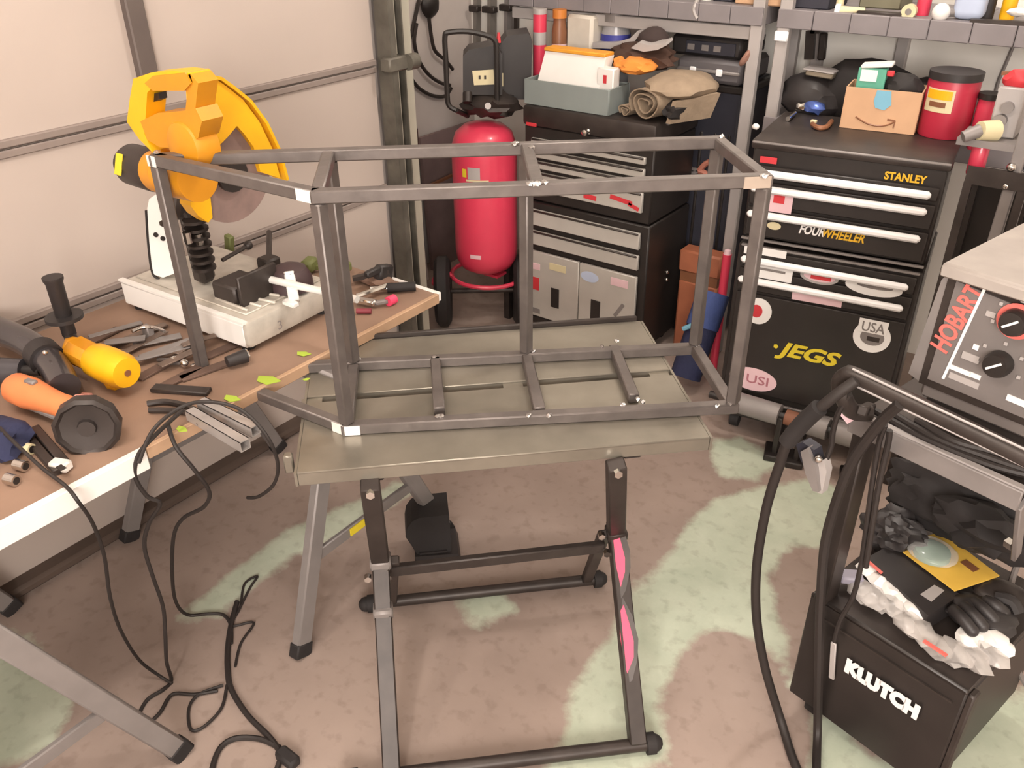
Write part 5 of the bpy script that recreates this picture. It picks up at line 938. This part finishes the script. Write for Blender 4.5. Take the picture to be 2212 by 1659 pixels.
for i, (a, b, lab) in enumerate((((75, 925), (140, 1000), 'dark flat steel bar lying left of the grinder guard, upper of two'), ((60, 945), (125, 1020), 'dark flat steel bar lying left of the grinder guard, lower of two'))):
    solo('steel_bar', lab, 'bar', MB().bar(Pz(*a, ZP+.008), Pz(*b, ZP+.008), .02, .014, bev=.002), M_BLKM, group='dark flat bars by the grinder')
for i, (x, y, lab) in enumerate(((28, 1046, 'chrome socket nearest the white table edge'), (48, 1015, 'chrome socket behind the nearest one'), (62, 978, 'brass coloured socket farthest from the white edge'))):
    c = Pz(x, y, ZP); t = Thing('socket', lab, 'socket', c, group='loose sockets on the plywood'); dr2 = Vector((1, .3, 0)).normalized()
    t.part('barrel', MB().cyl(c+Z*.012-dr2*.012, c+Z*.012+dr2*.014, .012, seg=16), M_CHROME if i < 2 else M_CREAM, world=True); t.part('bore', MB().cyl(c+Z*.012+dr2*.0135, c+Z*.012+dr2*.0148, .008, seg=12), M_BLK, world=True)
t = Thing('hex_coupler', 'steel pipe coupling lying just left of the white table edge corner', 'coupling', Pz(130, 1010, ZP)); t.part('barrel', MB().bar(Pz(112, 1002, ZP+.012), Pz(150, 1008, ZP+.012), .026, .022, bev=.004), M_STEELB, world=True); t.part('bore', MB().box(Pz(132, 1010, ZP+.0245), (.02, .012, .002)), M_BLK, world=True)
for (a, b, lab) in (((436, 872), (553, 930), 'steel square tube overhanging the plywood edge, rear of two'), ((412, 893), (530, 962), 'steel square tube overhanging the plywood edge, front of two')):
    t = Thing('square_tube', lab, 'steel tube', Pz(*a, ZP), group='square tubes overhanging the plywood'); P1, P2 = Pz(*a, ZP+.014), Pz(*b, ZP+.014); dv = (P2-P1).normalized(); sd2 = dv.cross(Z)
    mb = MB()
    for o_, (w2, h2) in ((sd2*.0115, (.002, .025)), (-sd2*.0115, (.002, .025)), (Z*.0115, (.025, .002)), (-Z*.0115, (.025, .002))): mb.bar(P1+o_, P2+o_, w2, h2)
    t.part('wall', mb, mat('bright_tube', (176, 170, 167), .28, .4, var=.15), world=True); t.part('bore', MB().bar(P1, P2-dv*.03, .021, .021), M_BLK, world=True)
for i, (x, y, w2, a, lab) in enumerate(((578, 822, .05, .5, 'lime tape scrap on the plywood edge beneath the frame'), (500, 862, .035, .4, 'lime tape scrap above the square tubes'), (392, 928, .025, .2, 'small lime tape scrap left of the square tubes'), (655, 765, .03, .6, 'lime tape scrap beside the zinc table corner'), (662, 820, .014, 1.2, 'tiny lime tape scrap at the zinc table edge'))):
    c = Pz(x, y, ZP+.0015) if i != 0 else Pz(x, y, .752); solo('tape_scrap', lab, 'tape', MB().poly3([c+Vector((math.cos(a+b)*r*w2, math.sin(a+b)*r*w2, 0)) for b, r in ((0, .7), (1.2, .4), (2.6, .7), (3.4, .5), (5, .42))], (0, 0, .0015)), M_LIME, group='lime tape scraps on the work table', smooth=False)
M_SCR = mat('dull_offcut', (112, 96, 86), .5, .4, var=.3, scale=20)
OFFL = ['dull steel offcut at the far left of the scrap pile', 'dull steel offcut under the bent bright strip', 'grey steel offcut in the middle of the scrap pile', 'longest dull steel offcut in the scrap pile', 'grey steel offcut nearest the saw base front', 'dull steel offcut lying right beside the left frame upright', 'grey steel offcut lying lowest toward the yellow drill', 'dull steel offcut just above the chrome rod end', 'grey steel offcut touching the top of the yellow drill', 'short steel offcut rightmost in the scrap pile, past the frame upright']
spots = [(250,712,.14,.1),(300,722,.16,.3),(340,735,.12,-.1),(300,745,.18,.5),(360,752,.14,.2),(405,745,.10,.6),(340,765,.16,.0),(390,770,.12,.35),(270,735,.10,-.3),(430,735,.09,.1)]
for i, (x, y, l, a) in enumerate(spots):
    c = Pz(x, y, ZP+.006+.0022*i); dv = Vector((math.cos(a+1.2), math.sin(a+1.2), 0))
    solo('steel_offcut', OFFL[i], 'offcut', MB().bar(c-dv*l/2, c+dv*l/2, .022+.004*(i % 3), .004, bev=.001), M_SCR if i % 2 else M_GREY, group='steel offcuts heaped before the chop saw')
t = Thing('bent_strip', 'bright bent metal strip on top of the scrap pile', 'strip', Pz(320, 715, ZP)); t.part('strip', MB().tube([Pz(*p, .79) for p in ((285, 716), (305, 708), (330, 707), (355, 716))], .005, n=5), M_CHROME, world=True); t.part('foot', MB().box(Pz(320, 716, .772), (.03, .02, .035), bev=.003), M_GREY, world=True)
for x, y, lab in ((376, 778, 'chrome ball end of a rod left of the frame corner'), (398, 785, 'chrome nut beside the frame corner')):
    c = Pz(x, y, .765); t = Thing('bright_nut', lab, 'nut', c-Z*.014); t.part('nut', MB().sph(c, .011), M_CHROME, world=True); t.part('stud', MB().cyl(c, c+Vector((-.05, -.015, -.008)), .005), M_STEEL, world=True)
t = Thing('flashlight', 'dark flashlight with bright lens in front of the saw base', 'flashlight', Pz(520, 775, ZP)); f0, f1 = Pz(490, 782, .772), Pz(532, 768, .772); t.part('barrel', MB().cyl(f0, f1, .014, .018, seg=16), M_PLAS, world=True); t.part('lens', MB().cyl(f1, f1+(f1-f0).normalized()*.004, .017, seg=16), M_CHROME, world=True)
# pliers, grips and clutter at the far end
vg = Thing('locking_pliers', 'chrome locking pliers with red and black grips at the far table end', 'pliers', Pz(815, 645, ZP))
vg.part('jaw', MB().bar(Pz(770, 648, .765), Pz(812, 655, .765), .024, .016, bev=.004), M_CHROME, world=True); vg.part('upper_arm', MB().tube([Pz(770, 640, .772), Pz(800, 630, .775), Pz(836, 617, .772)], .008, n=4), M_CHROME, world=True); vg.part('lower_arm', MB().bar(Pz(810, 655, .764), Pz(838, 650, .764), .016, .012, bev=.003), M_GREY, world=True); vg.part('red_grip', MB().cyl(Pz(838, 652, .764), Pz(852, 645, .764), .014), M_PINK, world=True); vg.part('rivet', MB().sph(Pz(804, 655, .776), .005), M_CHROME, world=True)
t = Thing('rubber_mallet', 'black hammer with thick rubber grip on the far plywood corner', 'hammer', Pz(865, 625, ZP)); t.part('grip', MB().cyl(Pz(836, 622, .766), Pz(898, 618, .766), .014, seg=14), M_RUB, world=True); t.part('shaft', MB().cyl(Pz(800, 624, .766), Pz(838, 622, .766), .008), M_CHROME, world=True)
t = Thing('quick_clamp', 'dark green and black clamp lying at the far back corner of the table', 'clamp', Pz(805, 592, ZP)); t.part('bar', MB().bar(Pz(762, 602, .77), Pz(840, 585, .785), .02, .012), M_BLKM, world=True); t.part('jaw', MB().bar(Pz(815, 590, .79), Pz(842, 588, .77), .03, .05, bev=.006), M_PLAS, world=True); t.part('trigger', MB().bar(Pz(790, 595, .80), Pz(822, 580, .80), .02, .02, bev=.004), M_PLAS, world=True)
t = Thing('olive_clamp', 'olive green bar clamp lying behind the saw base', 'clamp', Pz(700, 575, ZP)); M_OLV = mat('olive_plastic', (106, 112, 66), .6); t.part('head', MB().box(Pz(668, 572, .775), (.04, .06, .04), R=Matrix.Rotation(.4, 3, 'Z'), bev=.008), M_OLV, world=True); t.part('bar', MB().bar(Pz(655, 580, .765), Pz(750, 572, .77), .014, .012), M_OLV, world=True); t.part('tail', MB().box(Pz(740, 575, .78), (.05, .04, .03), bev=.006), M_OLV, world=True)
solo('lime_wrapper', 'dull green strip standing behind the saw column', 'strip', MB().box(Pz(462, 548, .80)+Vector((0, .06, 0)), (.03, .02, .09), R=Matrix.Rotation(.2, 3, 'Y'), bev=.004), M_OLV)
t = Thing('small_vise', 'small red and grey clamp beside the frame uprights', 'clamp', Pz(725, 612, ZP)); t.part('body', MB().box(Pz(722, 612, .77), (.04, .03, .035), bev=.006), M_PINK, world=True); t.part('screw', MB().cyl(Pz(728, 604, .785), Pz(745, 606, .785), .008), M_CHROME, world=True)
solo('brown_leather_scrap', 'brown leather scrap under the hammer at the table end', 'scrap', MB().blob(Pz(810, 610, ZP)+Z*.012, (.07, .04, .014), .3, 2, 6, 2), mat('leather_brown', (124, 98, 84), .8))
solo('magenta_rod', 'short maroon rod below the locking pliers', 'rod', MB().cyl(Pz(770, 672, ZP+.008), Pz(802, 672, ZP+.008), .008, seg=10), mat('maroon', (130, 50, 62), .6))

solo('side_cable', 'grey cable curving at the right edge beside the black cart body', 'cable', MB().tube([Pz(2240, 1165, .45), Pz(2200, 1215, .44), Pz(2178, 1290, .40), Pz(2176, 1370, .30), Pz(2200, 1450, .16), Pz(2250, 1530, .02)], .007, n=5), M_GREY)
solo('flat_iron', 'black flat iron lying between the drill and the square tubes', 'bar', MB().bar(Pz(330, 838, ZP+.006), Pz(452, 846, ZP+.006), .03, .010, bev=.002), M_BLKM)
t = Thing('tongs', 'black iron tongs lying in front of the square tubes', 'tongs', Pz(360, 880, ZP)); t.part('arm', MB().tube([Pz(*p, ZP+.008) for p in ((318, 872), (360, 868), (410, 880), (438, 905))], .007, n=4), M_BLKM, world=True); t.part('arm', MB().tube([Pz(*p, ZP+.008) for p in ((322, 886), (360, 886), (405, 892), (432, 915))], .007, n=4), M_BLKM, world=True)
for x, y, l, a, lab in ((470, 760, .12, .3, 'brown rusty strip lying between the left frame upright and the flashlight'), (350, 790, .15, .5, 'brown rusty strip lying behind the yellow drill nose'), (445, 800, .13, .15, 'brown rusty strip half under the lower frame rail'), (225, 725, .10, .5, 'brown rusty strip behind the drill side handle'), (390, 815, .12, .45, 'brown rusty strip beside the black flat iron')):
    c = Pz(x, y, ZP+.004); dv = Vector((math.cos(a+1.2), math.sin(a+1.2), 0)); solo('rusty_strip', lab, 'strip', MB().bar(c-dv*l/2, c+dv*l/2, .03, .006, bev=.001), mat('rusty_brown', (88, 68, 58), .7, var=.3), group='rusty strips on the plywood')
